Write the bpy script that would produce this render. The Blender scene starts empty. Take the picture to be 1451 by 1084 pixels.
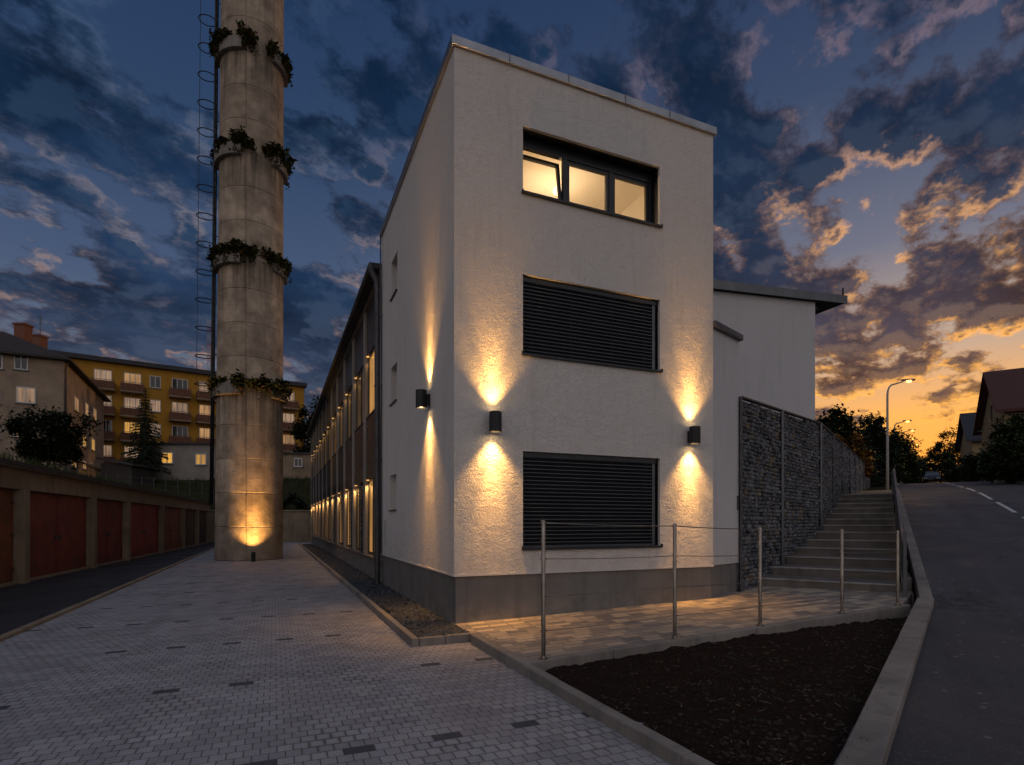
import bpy, bmesh, math, random
from mathutils import Vector, Matrix, noise as mnoise
R = math.radians
PI = math.pi
random.seed(7)
scn = bpy.context.scene
COL = scn.collection

# ------------------------------------------------------------------ camera
# a level camera with lens shift, eye 1.5 m above the courtyard
F, CX, HY, EYE = 795.0, 725.5, 740.0, 1.5
cam_d = bpy.data.cameras.new('camera')
cam = bpy.data.objects.new('camera', cam_d)
COL.objects.link(cam)
cam.location = (0, 0, EYE)
cam.rotation_euler = (R(90), 0, 0)
cam_d.sensor_width = 36
cam_d.lens = 36 * F / 1451.0
cam_d.shift_y = (HY - 542.0) / 1451.0
cam_d.clip_start = 0.05
cam_d.clip_end = 4000
scn.camera = cam

def at(x, y, Y):
    """site survey: point at depth Y seen along photo bearing (x, y)"""
    return Vector(((x - CX) / F * Y, Y, EYE - (y - HY) / F * Y))
def on_z(x, y, z=0.0):
    Y = F * (EYE - z) / (y - HY)
    return at(x, y, Y)

# ------------------------------------------------------------------ node helpers
class NT:
    """small expression helper around a node tree"""
    def __init__(s, tree):
        s.t = tree; s.n = tree.nodes; s.l = tree.links
    def node(s, typ, **kw):
        n = s.n.new(typ)
        for k, v in kw.items(): setattr(n, k, v)
        return n
    def put(s, sock, v):
        if hasattr(v, 'node'): s.l.new(v, sock)
        elif v is not None: sock.default_value = v
    def m(s, op, a, b=None, c=None, clamp=False):
        n = s.node('ShaderNodeMath', operation=op); n.use_clamp = clamp
        s.put(n.inputs[0], a)
        if b is not None: s.put(n.inputs[1], b)
        if c is not None: s.put(n.inputs[2], c)
        return n.outputs[0]
    def vm(s, op, a, b=None, sc=None):
        n = s.node('ShaderNodeVectorMath', operation=op)
        s.put(n.inputs[0], a)
        if b is not None: s.put(n.inputs[1], b)
        if sc is not None: s.put(n.inputs['Scale'], sc)
        return n.outputs['Value'] if op in ('DOT_PRODUCT', 'LENGTH', 'DISTANCE') else n.outputs[0]
    def sep(s, v):
        n = s.node('ShaderNodeSeparateXYZ'); s.put(n.inputs[0], v); return n.outputs
    def comb(s, x, y, z):
        n = s.node('ShaderNodeCombineXYZ')
        for i, v in enumerate((x, y, z)): s.put(n.inputs[i], v)
        return n.outputs[0]
    def noise(s, vec, scale, detail=4, rough=.5, dist=0, out='Fac', lac=2.0):
        n = s.node('ShaderNodeTexNoise'); s.put(n.inputs['Vector'], vec)
        for k, v in (('Scale', scale), ('Detail', detail), ('Roughness', rough), ('Distortion', dist), ('Lacunarity', lac)):
            s.put(n.inputs[k], v)
        return n.outputs[out]
    def voro(s, vec, scale, feature='F1', out='Distance', rnd=1.0):
        n = s.node('ShaderNodeTexVoronoi', feature=feature); s.put(n.inputs['Vector'], vec)
        s.put(n.inputs['Scale'], scale); s.put(n.inputs['Randomness'], rnd)
        return n.outputs[out]
    def white(s, vec, out='Value'):
        n = s.node('ShaderNodeTexWhiteNoise', noise_dimensions='3D'); s.put(n.inputs['Vector'], vec); return n.outputs[out]
    def mr(s, v, a, b, c=0.0, d=1.0, smooth=False):
        n = s.node('ShaderNodeMapRange', interpolation_type='SMOOTHSTEP' if smooth else 'LINEAR')
        s.put(n.inputs[0], v)
        for i, q in enumerate((a, b, c, d)): s.put(n.inputs[i + 1], q)
        return n.outputs[0]
    def mix(s, f, a, b, mode='MIX'):
        n = s.node('ShaderNodeMix', data_type='RGBA', blend_type=mode)
        s.put(n.inputs[0], f)
        for i, v in ((6, a), (7, b)):
            if isinstance(v, (tuple, list)): v = tuple(v[:3]) + (1,)
            s.put(n.inputs[i], v)
        return n.outputs[2]
    def ramp(s, f, stops, interp='LINEAR'):
        n = s.node('ShaderNodeValToRGB'); r = n.color_ramp; r.interpolation = interp
        while len(r.elements) > 1: r.elements.remove(r.elements[0])
        for i, (p, c) in enumerate(stops):
            e = r.elements[0] if i == 0 else r.elements.new(p)
            e.position = p
            e.color = tuple(c) + (1,) if len(c) == 3 else c
        s.put(n.inputs[0], f); return n.outputs[0]
    def obj(s):
        return s.node('ShaderNodeTexCoord').outputs['Object']
    def pos(s):
        return s.node('ShaderNodeNewGeometry').outputs['Position']
    def bump(s, h, strength=.3, dist=.01, normal=None):
        n = s.node('ShaderNodeBump'); s.put(n.inputs['Height'], h)
        n.inputs['Strength'].default_value = strength; n.inputs['Distance'].default_value = dist
        if normal is not None: s.put(n.inputs['Normal'], normal)
        return n.outputs[0]
# ------------------------------------------------------------------ sky and sun
SUN_AZ, SUN_EL = 36.0, 3.0
w = bpy.data.worlds.new('World'); scn.world = w; w.use_nodes = True
w.node_tree.nodes.clear()
T = NT(w.node_tree)
def sky():
    d = T.vm('NORMALIZE', T.node('ShaderNodeTexCoord').outputs['Generated'])
    x, y, z = T.sep(d)
    zc = T.m('MAXIMUM', z, 0.0)
    hl = T.m('SQRT', T.m('MAXIMUM', T.m('SUBTRACT', 1.0, T.m('MULTIPLY', z, z)), 1e-4))
    sx, sy = math.sin(R(SUN_AZ)), math.cos(R(SUN_AZ))
    # closeness in azimuth to the place where the sun went down
    ca = T.m('DIVIDE', T.m('ADD', T.m('MULTIPLY', x, sx), T.m('MULTIPLY', y, sy)), hl)
    near = T.mr(ca, .72, 1.0, 0, 1, True)
    nearw = T.mr(ca, .55, 1.0, 0, 1, True)
    el = T.m('DIVIDE', zc, 0.70)
    clear_far = T.ramp(el, [(0, (.27, .19, .165)), (.18, (.21, .175, .20)), (.34, (.105, .135, .20)), (.5, (.060, .092, .175)), (.75, (.026, .054, .122)), (1, (.014, .036, .10))])
    clear_near = T.ramp(el, [(0, (.70, .19, .012)), (.10, (.95, .29, .018)), (.22, (.84, .38, .085)), (.36, (.44, .34, .28)), (.55, (.13, .15, .22)), (.8, (.036, .060, .128)), (1, (.016, .036, .095))])
    clear = T.mix(nearw, clear_far, clear_near)
    nis = T.node('ShaderNodeTexSky', sky_type='NISHITA')
    nis.sun_disc = False; nis.sun_elevation = R(SUN_EL); nis.sun_rotation = R(SUN_AZ)
    clear = T.mix(1.0, clear, T.mix(1.0, nis.outputs[0], (.008, .008, .008), 'MULTIPLY'), 'ADD')
    # cloud deck: direction projected on a flat layer, curving down at the horizon
    den = T.m('ADD', zc, .24)
    px = T.m('DIVIDE', x, den); py = T.m('DIVIDE', y, den)
    # rotate so one axis runs towards the sunset, clouds drawn out along it
    a = T.m('ADD', T.m('MULTIPLY', px, sx), T.m('MULTIPLY', py, sy))
    b = T.m('SUBTRACT', T.m('MULTIPLY', px, sy), T.m('MULTIPLY', py, sx))
    def dens(da, sc_):
        v = T.comb(T.m('ADD', T.m('MULTIPLY', a, CL[0]), da + CL[2]), T.m('MULTIPLY', b, CL[1]), CL[3])
        big = T.noise(v, 2.3, 3, .5, 0)
        fine = T.noise(v, 7.6, 12, .62, 0)
        puff = T.m('SUBTRACT', .62, T.m('MULTIPLY', T.voro(T.vm('ADD', v, T.vm('SCALE', T.noise(v, 9.0, 5, .6, 0, 'Color'), sc=.16)), 11.0), .95))
        return T.m('ADD', T.m('ADD', T.m('MULTIPLY', big, .44), T.m("MULTIPLY", fine, .48)), T.m("MULTIPLY", puff, .13))
    low = T.m('MULTIPLY', near, T.mr(zc, .34, .06, 0, 1, True))
    d0 = T.m('SUBTRACT', dens(0, 1), T.m('MULTIPLY', low, .068)); d1 = T.m('SUBTRACT', dens(.045, 1), T.m('MULTIPLY', low, .068))
    thr = CL[4]
    mask = T.mr(d0, thr - .034, thr + .026, 0, 1, True)
    thick = T.mr(d0, thr - .005, thr + .060, 0, 1, True)
    slope = T.m('SUBTRACT', d0, d1)
    facing = T.mr(slope, -.012, .065, 0, 1, True)
    rim = T.m('MULTIPLY', T.m('SUBTRACT', 1.0, thick), T.m('ADD', .12, T.m('MULTIPLY', facing, 1.0)))
    # body colour of the clouds
    dark_far = T.ramp(el, [(0, (.075, .065, .082)), (.25, (.034, .046, .080)), (.55, (.010, .027, .066)), (1, (.004, .015, .042))])
    dark_near = T.ramp(el, [(0, (.22, .085, .025)), (.10, (.10, .064, .055)), (.25, (.040, .042, .062)), (.55, (.014, .028, .060)), (1, (.005, .016, .042))])
    dark = T.mix(near, dark_far, dark_near)
    soft = T.noise(T.comb(a, b, 3.0), 3.0, 6, .55)
    dark = T.mix(1.0, dark, T.ramp(soft, [(.3, (.50,) * 3), (.7, (1.7,) * 3)]), 'MULTIPLY')
    mid_c = T.mix(near, T.ramp(el, [(0, (.14, .11, .12)), (.3, (.066, .085, .135)), (.6, (.030, .060, .118)), (1, (.012, .034, .085))]), T.ramp(el, [(0, (.62, .22, .03)), (.15, (.42, .20, .07)), (.35, (.20, .135, .105)), (.6, (.050, .070, .115)), (1, (.014, .034, .08))]))
    dark = T.mix(T.m('MULTIPLY', T.mr(slope, -.02, .07, 0, 1, True), .6), dark, mid_c)
    lit_far = T.ramp(el, [(0, (.74, .38, .20)), (.3, (.48, .28, .19)), (.55, (.19, .17, .20)), (.8, (.05, .085, .16)), (1, (.02, .045, .11))])
    lit_near = T.ramp(el, [(0, (1.0, .40, .04)), (.15, (1.2, .55, .09)), (.4, (1.1, .50, .12)), (.6, (.74, .38, .18)), (.8, (.20, .15, .19)), (1, (.03, .05, .11))])
    lit = T.mix(nearw, lit_far, lit_near)
    cl = T.mix(T.m('MINIMUM', rim, 1.0), dark, lit)
    col = T.mix(mask, clear, cl)
    # glow round the place of the sun
    sd = (sx * math.cos(R(1.8)), sy * math.cos(R(1.8)), math.sin(R(1.8)))
    sdot = T.vm('DOT_PRODUCT', d, sd)
    glow = T.m('POWER', T.m('MAXIMUM', sdot, 0.0), 30.0)
    col = T.mix(1.0, col, T.mix(1.0, T.comb(.13, .045, .0), T.comb(glow, glow, glow), 'MULTIPLY'), 'ADD')
    # unseen sky behind the viewer and overhead, brightened as added ambient fill
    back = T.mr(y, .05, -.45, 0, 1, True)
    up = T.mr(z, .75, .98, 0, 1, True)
    rear_fill = T.ramp(zc, [(0, (.29, .25, .24)), (.3, (.35, .31, .30)), (.7, (.26, .26, .30)), (1, (.15, .18, .26))])
    rear_fill = T.mix(1.0, rear_fill, (REAR_FILL, REAR_FILL, REAR_FILL), 'MULTIPLY')
    col = T.mix(T.m('MAXIMUM', back, up), col, T.mix(.25, rear_fill, col))
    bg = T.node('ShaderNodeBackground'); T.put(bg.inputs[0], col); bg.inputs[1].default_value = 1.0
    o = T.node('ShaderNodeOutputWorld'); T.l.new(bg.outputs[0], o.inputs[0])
CL = (.8, 1.0, 111.1, 16.2, .428)
REAR_FILL = 1.75  # strength of the ambient fill added by the unseen sky
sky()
sd_ = bpy.data.lights.new('sun', 'SUN'); sun = bpy.data.objects.new('sun', sd_); COL.objects.link(sun)
sd_.energy = 0.35; sd_.angle = R(2.0); sd_.color = (1.0, .55, .22)
sv = Vector((math.sin(R(SUN_AZ)) * math.cos(R(SUN_EL)), math.cos(R(SUN_AZ)) * math.cos(R(SUN_EL)), math.sin(R(SUN_EL))))
sun.rotation_euler = sv.to_track_quat('Z', 'Y').to_euler()
sun.location = sv * 300
scn.view_settings.view_transform = 'Standard'
scn.view_settings.look = 'None'
scn.view_settings.exposure = 0
scn.view_settings.gamma = 1
# ------------------------------------------------------------------ mesh builder
class MB:
    def __init__(s): s.v = []; s.f = []
    def add(s, vs, fs):
        o = len(s.v); s.v += [tuple(p) for p in vs]; s.f += [tuple(i + o for i in f) for f in fs]
    def quad(s, a, b, c, d): s.add((a, b, c, d), ((0, 1, 2, 3),))
    def box(s, x0, x1, y0, y1, z0, z1):
        s.add([(x0, y0, z0), (x1, y0, z0), (x1, y1, z0), (x0, y1, z0), (x0, y0, z1), (x1, y0, z1), (x1, y1, z1), (x0, y1, z1)],
              [(3, 2, 1, 0), (4, 5, 6, 7), (0, 1, 5, 4), (1, 2, 6, 5), (2, 3, 7, 6), (3, 0, 4, 7)])
    def prism(s, poly, z0, z1):
        """vertical prism on a plan polygon; z0/z1 numbers or functions of (x, y)"""
        n = len(poly)
        a = [(p[0], p[1], z0(p[0], p[1]) if callable(z0) else z0) for p in poly]
        b = [(p[0], p[1], z1(p[0], p[1]) if callable(z1) else z1) for p in poly]
        s.add(a + b, [tuple(range(n - 1, -1, -1)), tuple(range(n, 2 * n))] + [(i, (i + 1) % n, n + (i + 1) % n, n + i) for i in range(n)])
    def hexa(s, b4, t4):
        s.add(list(b4) + list(t4), [(3, 2, 1, 0), (4, 5, 6, 7), (0, 1, 5, 4), (1, 2, 6, 5), (2, 3, 7, 6), (3, 0, 4, 7)])
    def bar(s, p, q, w, h, up=(0, 0, 1)):
        p, q = Vector(p), Vector(q); d = (q - p).normalized(); u = Vector(up)
        x = d.cross(u)
        if x.length < 1e-5: x = d.cross(Vector((1, 0, 0)))
        x.normalize(); y = x.cross(d)
        x *= w / 2; y *= h / 2
        s.hexa((p - x - y, p + x - y, q + x - y, q - x - y), (p - x + y, p + x + y, q + x + y, q - x + y))
    def tube(s, pts, r, n=8, closed=False):
        pts = [Vector(p) for p in pts]; k = len(pts); rs = r if isinstance(r, (list, tuple)) else [r] * k
        ring = []; ref = None
        for i, p in enumerate(pts):
            if closed: d = pts[(i + 1) % k] - pts[i - 1]
            else: d = pts[min(i + 1, k - 1)] - pts[max(i - 1, 0)]
            d.normalize()
            if ref is None:
                ref = d.orthogonal().normalized()
            ref = (ref - d * ref.dot(d)).normalized(); b = d.cross(ref)
            ring.append([p + (ref * math.cos(2 * PI * j / n) + b * math.sin(2 * PI * j / n)) * rs[i] for j in range(n)])
        vs = [q for rr in ring for q in rr]; fs = []
        for i in range(k if closed else k - 1):
            i2 = (i + 1) % k
            for j in range(n): fs.append((i * n + j, i * n + (j + 1) % n, i2 * n + (j + 1) % n, i2 * n + j))
        if not closed: fs += [tuple(range(n - 1, -1, -1)), tuple((k - 1) * n + j for j in range(n))]
        s.add(vs, fs)
    def lathe(s, prof, c=(0, 0, 0), n=24, cap=True):
        vs = []; fs = []; k = len(prof)
        for r, z in prof:
            vs += [(c[0] + r * math.cos(2 * PI * j / n), c[1] + r * math.sin(2 * PI * j / n), c[2] + z) for j in range(n)]
        for i in range(k - 1):
            for j in range(n): fs.append((i * n + j, i * n + (j + 1) % n, (i + 1) * n + (j + 1) % n, (i + 1) * n + j))
        if cap: fs += [tuple(range(n - 1, -1, -1)), tuple((k - 1) * n + j for j in range(n))]
        s.add(vs, fs)
    def grid(s, us, vs_, fn):
        nu, nv = len(us), len(vs_)
        s.add([fn(u, v) for v in vs_ for u in us], [(j * nu + i, j * nu + i + 1, (j + 1) * nu + i + 1, (j + 1) * nu + i) for j in range(nv - 1) for i in range(nu - 1)])
    def wall(s, a0, a1, z0, z1, holes, fn, depth=0.0):
        """flat wall a0..a1 by z0..z1 with rectangular holes (a0,a1,z0,z1) and reveals; fn(a, z, depth) -> point"""
        A = sorted({a0, a1, *[h[0] for h in holes], *[h[1] for h in holes]}); Z = sorted({z0, z1, *[h[2] for h in holes], *[h[3] for h in holes]})
        for i in range(len(A) - 1):
            for j in range(len(Z) - 1):
                ca, cz = (A[i] + A[i + 1]) / 2, (Z[j] + Z[j + 1]) / 2
                if any(h[0] < ca < h[1] and h[2] < cz < h[3] for h in holes): continue
                s.quad(fn(A[i], Z[j], 0), fn(A[i + 1], Z[j], 0), fn(A[i + 1], Z[j + 1], 0), fn(A[i], Z[j + 1], 0))
        if depth:
            for h in holes: s.reveal(h, fn, depth)
    def reveal(s, h, fn, depth, start=0.0):
        c = [(h[0], h[2]), (h[1], h[2]), (h[1], h[3]), (h[0], h[3])]
        for i in range(4):
            p, q = c[i], c[(i + 1) % 4]
            s.quad(fn(p[0], p[1], start), fn(q[0], q[1], start), fn(q[0], q[1], depth), fn(p[0], p[1], depth))

def obj(name, mb, mat, parent=None, smooth=False, bevel=0, loc=None, rotz=0, auto=None):
    me = bpy.data.meshes.new(name); me.from_pydata(mb.v, [], mb.f); me.update()
    me.materials.append(mat)
    o = bpy.data.objects.new(name, me); COL.objects.link(o)
    if smooth: me.polygons.foreach_set('use_smooth', [True] * len(me.polygons))
    if auto is not None:
        me.polygons.foreach_set('use_smooth', [True] * len(me.polygons)); me.set_sharp_from_angle(angle=R(auto))
    if parent: o.parent = parent
    if loc is not None: o.location = loc
    if rotz: o.rotation_euler.z = rotz
    if bevel:
        m = o.modifiers.new('bevel', 'BEVEL'); m.width = bevel; m.segments = 2; m.limit_method = 'ANGLE'
    return o
def thing(name, label, cat, loc=(0, 0, 0), rotz=0, group=None):
    o = bpy.data.objects.new(name, None); COL.objects.link(o); o.empty_display_size = .2
    o.location = loc; o.rotation_euler = (0, 0, rotz); o['label'] = label; o['category'] = cat
    if group: o['group'] = group
    return o
def tag(o, label, cat, group=None, kind=None):
    o['label'] = label; o['category'] = cat
    if group: o['group'] = group
    if kind: o['kind'] = kind
    return o
def struct(name, mb, mat, **kw):
    o = obj(name, mb, mat, **kw); o['kind'] = 'structure'; return o
def dup(root, loc, rotz=0, label=None, scale=None):
    r = root.copy(); COL.objects.link(r); r.location = loc; r.rotation_euler = (0, 0, rotz)
    if label: r['label'] = label
    if scale: r.scale = scale
    for ch in list(root.children):
        c = ch.copy(); COL.objects.link(c); c.parent = r
        for g in ch.children:
            q = g.copy(); COL.objects.link(q); q.parent = c
    return r
def lamp(name, kind, loc, energy, color, parent=None, aim=None, size=.02, cone=None, blend=1.0):
    d = bpy.data.lights.new(name, kind); d.energy = energy; d.color = color
    if kind in ('POINT', 'SPOT'): d.shadow_soft_size = size
    if kind == 'SPOT': d.spot_size = R(cone); d.spot_blend = blend
    o = bpy.data.objects.new(name, d); COL.objects.link(o); o.location = loc
    if aim is not None: o.rotation_euler = Vector(aim).to_track_quat('-Z', 'Y').to_euler()
    if parent: o.parent = parent
    return o

# ------------------------------------------------------------------ materials
MATS = {}
def mat(name, fn, rough=.8, metal=0.0, spec=.5):
    m = bpy.data.materials.new(name); m.use_nodes = True; t = m.node_tree; t.nodes.clear(); T = NT(t)
    b = T.node('ShaderNodeBsdfPrincipled'); o = T.node('ShaderNodeOutputMaterial'); T.l.new(b.outputs[0], o.inputs[0])
    b.inputs['Roughness'].default_value = rough; b.inputs['Metallic'].default_value = metal
    b.inputs['Specular IOR Level'].default_value = spec
    def S(k, v):
        if isinstance(v, tuple) and len(v) == 3: v = v + (1,)
        T.put(b.inputs[k], v)
    fn(T, S); MATS[name] = m; return m
def spread(T, vec, c, amt=.2, scale=3.0, detail=6, c2=None):
    f = T.mr(T.noise(vec, scale, detail, .6), .3, .7)
    lo = tuple(x * (1 - amt) for x in c); hi = c2 or tuple(min(1, x * (1 + amt)) for x in c)
    return T.mix(f, lo, hi)
def simple(name, c, amt=.15, scale=4, rough=.7, metal=0, bump=0, bscale=30, bdist=.005, spec=.5):
    def fn(T, S):
        v = T.obj(); S('Base Color', spread(T, v, c, amt, scale))
        if bump: S('Normal', T.bump(T.noise(v, bscale, 6, .6), bump, bdist))
        S('Roughness', T.mr(T.noise(v, scale * 2.3, 4), .3, .7, rough * .85, min(1, rough * 1.15)))
    return mat(name, fn, rough, metal, spec)
def stucco(T, S, base=(.69, .66, .615), k=1.0):
    v = T.obj()
    wv = T.vm('ADD', v, T.vm('SCALE', T.noise(v, 9, 2, .5, 0, 'Color'), sc=.10))
    worm = T.noise(wv, 21, 3, .55, 1.8)
    fine = T.noise(v, 110, 4, .6)
    broad = T.noise(v, 5.0, 3, .5)
    h = T.m('ADD', T.m('ADD', T.m('MULTIPLY', worm, 1.0), T.m('MULTIPLY', fine, .22)), T.m('MULTIPLY', broad, 1.2))
    S('Normal', T.bump(h, 1.0, .020 * k))
    c = spread(T, v, base, .035, .7, 5)
    drip = T.noise(T.vm('MULTIPLY', v, (5.0, 5.0, .35)), 1.4, 5, .6)
    c = T.mix(T.mr(drip, .54, .74, 0, .32), c, tuple(x * .62 for x in base))
    x, y, z = T.sep(v)
    splash = T.m('MULTIPLY', T.mr(z, 1.25, .72, 0, 1, True), T.mr(T.noise(v, 6, 6, .65), .38, .7))
    c = T.mix(T.m('MULTIPLY', splash, .35), c, (.40, .36, .31))
    S('Base Color', c)
mat('stucco', stucco, .9, spec=.25)
mat('stucco_plain', lambda T, S: stucco(T, S, (.60, .59, .58), .45), .9, spec=.25)
def plinth(T, S):
    v = T.obj(); c = spread(T, v, (.185, .178, .165), .16, 2, 7); px_, py_, pz_ = T.sep(v)
    c = T.mix(T.m('MULTIPLY', T.mr(pz_, .50, .12, 0, 1, True), T.mr(T.noise(v, 4, 8, .7), .42, .66)), c, (.27, .245, .21))
    c = T.mix(T.mr(T.noise(T.vm('MULTIPLY', v, (6, 6, .5)), 1.5, 5), .5, .75, 0, .4), c, (.10, .095, .09))
    S('Base Color', c); S('Normal', T.bump(T.noise(v, 140, 3, .7), .5, .003))
mat('plinth', plinth, .85, spec=.3)
def concrete(T, S, base=(.33, .31, .28), k=1.0):
    v = T.obj(); c = spread(T, v, base, .3, 1.1, 9)
    c = T.mix(T.mr(T.noise(T.vm('MULTIPLY', v, (3, 3, .35)), 1.6, 8, .62), .50, .72, 0, .6), c, tuple(x * .45 for x in base))
    pits = T.mr(T.voro(v, 16), .02, .10)
    c = T.mix(T.m('SUBTRACT', 1.0, pits), c, tuple(x * .4 for x in base))
    S('Base Color', c)
    h = T.m('ADD', T.m('MULTIPLY', T.noise(v, 22, 8, .62), 1.0), T.m('MULTIPLY', T.noise(v, 4, 4, .6), 1.4))
    S('Normal', T.bump(T.m('ADD', h, T.m('MULTIPLY', pits, .5)), .8, .012 * k))
mat('concrete', concrete, .9, spec=.3)
mat('kerb', lambda T, S: concrete(T, S, (.25, .225, .195), .4), .85, spec=.3)
mat('old_concrete', lambda T, S: concrete(T, S, (.28, .215, .145), 1.2), .95, spec=.2)
mat('step', lambda T, S: concrete(T, S, (.17, .15, .13), .5), .9, spec=.2)
def chimney_concrete(T, S):
    v = T.obj(); x, y, z = T.sep(v)
    base = (.42, .335, .245)
    c = spread(T, v, base, .42, 1.6, 10)
    c = T.mix(T.mr(T.noise(v, .9, 8, .65), .52, .68, 0, .5), c, (.20, .155, .11))
    band = T.white(T.comb(T.m('FLOOR', T.m('DIVIDE', z, 1.32)), 3.0, 0.0))
    c = T.mix(1.0, c, T.ramp(band, [(0, (.80,) * 3), (1, (1.12,) * 3)]), 'MULTIPLY')
    run = T.noise(T.vm('MULTIPLY', v, (3.2, 3.2, .16)), 1.5, 8, .65)
    c = T.mix(T.mr(run, .50, .74, 0, .45), c, (.16, .125, .09))
    # darker run-off below each planted ledge
    for zz in RINGS:
        dz = T.m('SUBTRACT', zz, z)
        g = T.m('MULTIPLY', T.m('MULTIPLY', T.mr(dz, 0, .1), T.mr(dz, 2.2, .2)), T.mr(run, .36, .58))
        c = T.mix(T.m('MULTIPLY', g, .8), c, (.075, .06, .045))
    pits = T.mr(T.voro(v, 6, rnd=1), .03, .12)
    c = T.mix(T.m('SUBTRACT', 1.0, pits), c, (.10, .09, .08))
    S('Base Color', c)
    fr = T.m('FRACT', T.m('DIVIDE', z, 1.32)); joint = T.m('MINIMUM', T.mr(fr, .0, .022), T.mr(fr, 1.0, .978))
    ang = T.m('ARCTAN2', y, x); fa = T.m('FRACT', T.m('DIVIDE', T.m('ADD', ang, 1.23 + PI), PI / 3)); vj = T.m('MINIMUM', T.mr(fa, 0, .012), T.mr(fa, 1.0, .988))
    j = T.m('MINIMUM', joint, vj)
    h = T.m('ADD', T.m('ADD', T.noise(v, 14, 8, .62), T.m('MULTIPLY', T.noise(v, 3, 4, .6), 1.6)), T.m('MULTIPLY', j, 1.6))
    S('Normal', T.bump(h, .9, .02))
RINGS = (20.1, 16.0, 11.8, 6.74)
mat('chimney_concrete', chimney_concrete, .92, spec=.25)
def pavers(T, S, w_, h_, tones, dark=None, joint=.0045, jcol=(.085, .08, .076), vary=.5):
    x, y, z = T.sep(T.obj())
    row = T.m('FLOOR', T.m('DIVIDE', y, h_))
    xo = T.m('ADD', T.m('DIVIDE', x, w_), T.m('MULTIPLY', T.m('FRACT', T.m('MULTIPLY', row, .5)), .5))
    if dark is None: xo = T.m('ADD', xo, T.m('MULTIPLY', T.white(T.comb(row, 5.0, 1.0)), .7))
    ci = T.m('FLOOR', xo); fx = T.m('FRACT', xo); fy = T.m('FRACT', T.m('DIVIDE', y, h_))
    fx0 = fx
    if dark: fx = T.m('FRACT', T.m('MULTIPLY', xo, 2.0)); w_ = w_ / 2
    ex = T.m('MULTIPLY', T.m('MINIMUM', fx, T.m('SUBTRACT', 1.0, fx)), w_); ey = T.m('MULTIPLY', T.m('MINIMUM', fy, T.m('SUBTRACT', 1.0, fy)), h_)
    e = T.m('MINIMUM', ex, ey)
    face = T.mr(e, joint * .35, joint * 1.1, 0, 1, True)
    rnd = T.white(T.comb(ci, row, 2.0))
    c = T.ramp(rnd, tones)
    if dark:
        nx, ny, ox = dark
        mrow = T.m('COMPARE', T.m('FLOORED_MODULO', row, float(ny)), 3.0, .1)
        shift = T.m('MULTIPLY', T.m('FLOORED_MODULO', T.m('FLOOR', T.m('DIVIDE', row, float(ny))), 3.0), 1.0)
        mcol = T.m('COMPARE', T.m('FLOORED_MODULO', T.m('ADD', ci, shift), float(nx)), float(ox), .1)
        dk = T.m('MULTIPLY', T.m('MULTIPLY', mrow, mcol), T.m('GREATER_THAN', rnd, .12))
        c = T.mix(dk, c, (.072, .075, .082))
    p = T.obj()
    c = T.mix(1.0, c, T.ramp(T.noise(p, .9, 7, .6), [(.25, (.80,) * 3), (.75, (1.16,) * 3)]), 'MULTIPLY')
    tr = T.noise(T.vm('MULTIPLY', p, (1.6, .22, 1.0)), 1.0, 6, .65)
    c = T.mix(T.mr(tr, .54, .70, 0, .22), c, (.11, .105, .10))
    moss = T.m('MULTIPLY', T.mr(T.noise(p, 1.7, 6, .7), .50, .66), T.mr(e, .022, .004))
    c = T.mix(T.m('MULTIPLY', moss, .7), c, (.065, .058, .04))
    c = T.mix(1.0, c, T.ramp(T.noise(p, 60, 3, .6), [(.3, (.84,) * 3), (.7, (1.14,) * 3)]), 'MULTIPLY')
    S('Base Color', T.mix(face, jcol, c))
    tilt = T.m('MULTIPLY', T.m('ADD', T.m('MULTIPLY', T.m('SUBTRACT', fx, .5), T.m('SUBTRACT', T.white(T.comb(ci, row, 7.0)), .5)), T.m('MULTIPLY', T.m('SUBTRACT', fy, .5), T.m('SUBTRACT', T.white(T.comb(ci, row, 9.0)), .5))), .5)
    h = T.m('ADD', T.m('ADD', T.mr(e, 0, joint * 1.8, 0, 1, True), T.m('MULTIPLY', T.noise(p, 150, 3, .6), .18)), tilt)
    S('Normal', T.bump(h, .5, .005))
    S('Roughness', T.mr(T.noise(p, 2.5, 5), .3, .7, .55, .85))
mat('paving', lambda T, S: pavers(T, S, .20, .11, [(0, (.29, .275, .28)), (.5, (.345, .328, .33)), (1, (.40, .38, .38))], (3, 18, 1)), .7, spec=.4)
mat('terrace_paving', lambda T, S: pavers(T, S, .26, .13, [(0, (.17, .16, .155)), (.35, (.30, .26, .22)), (.7, (.43, .35, .255)), (1, (.50, .42, .32))], None, .005), .65, spec=.4)
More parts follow.
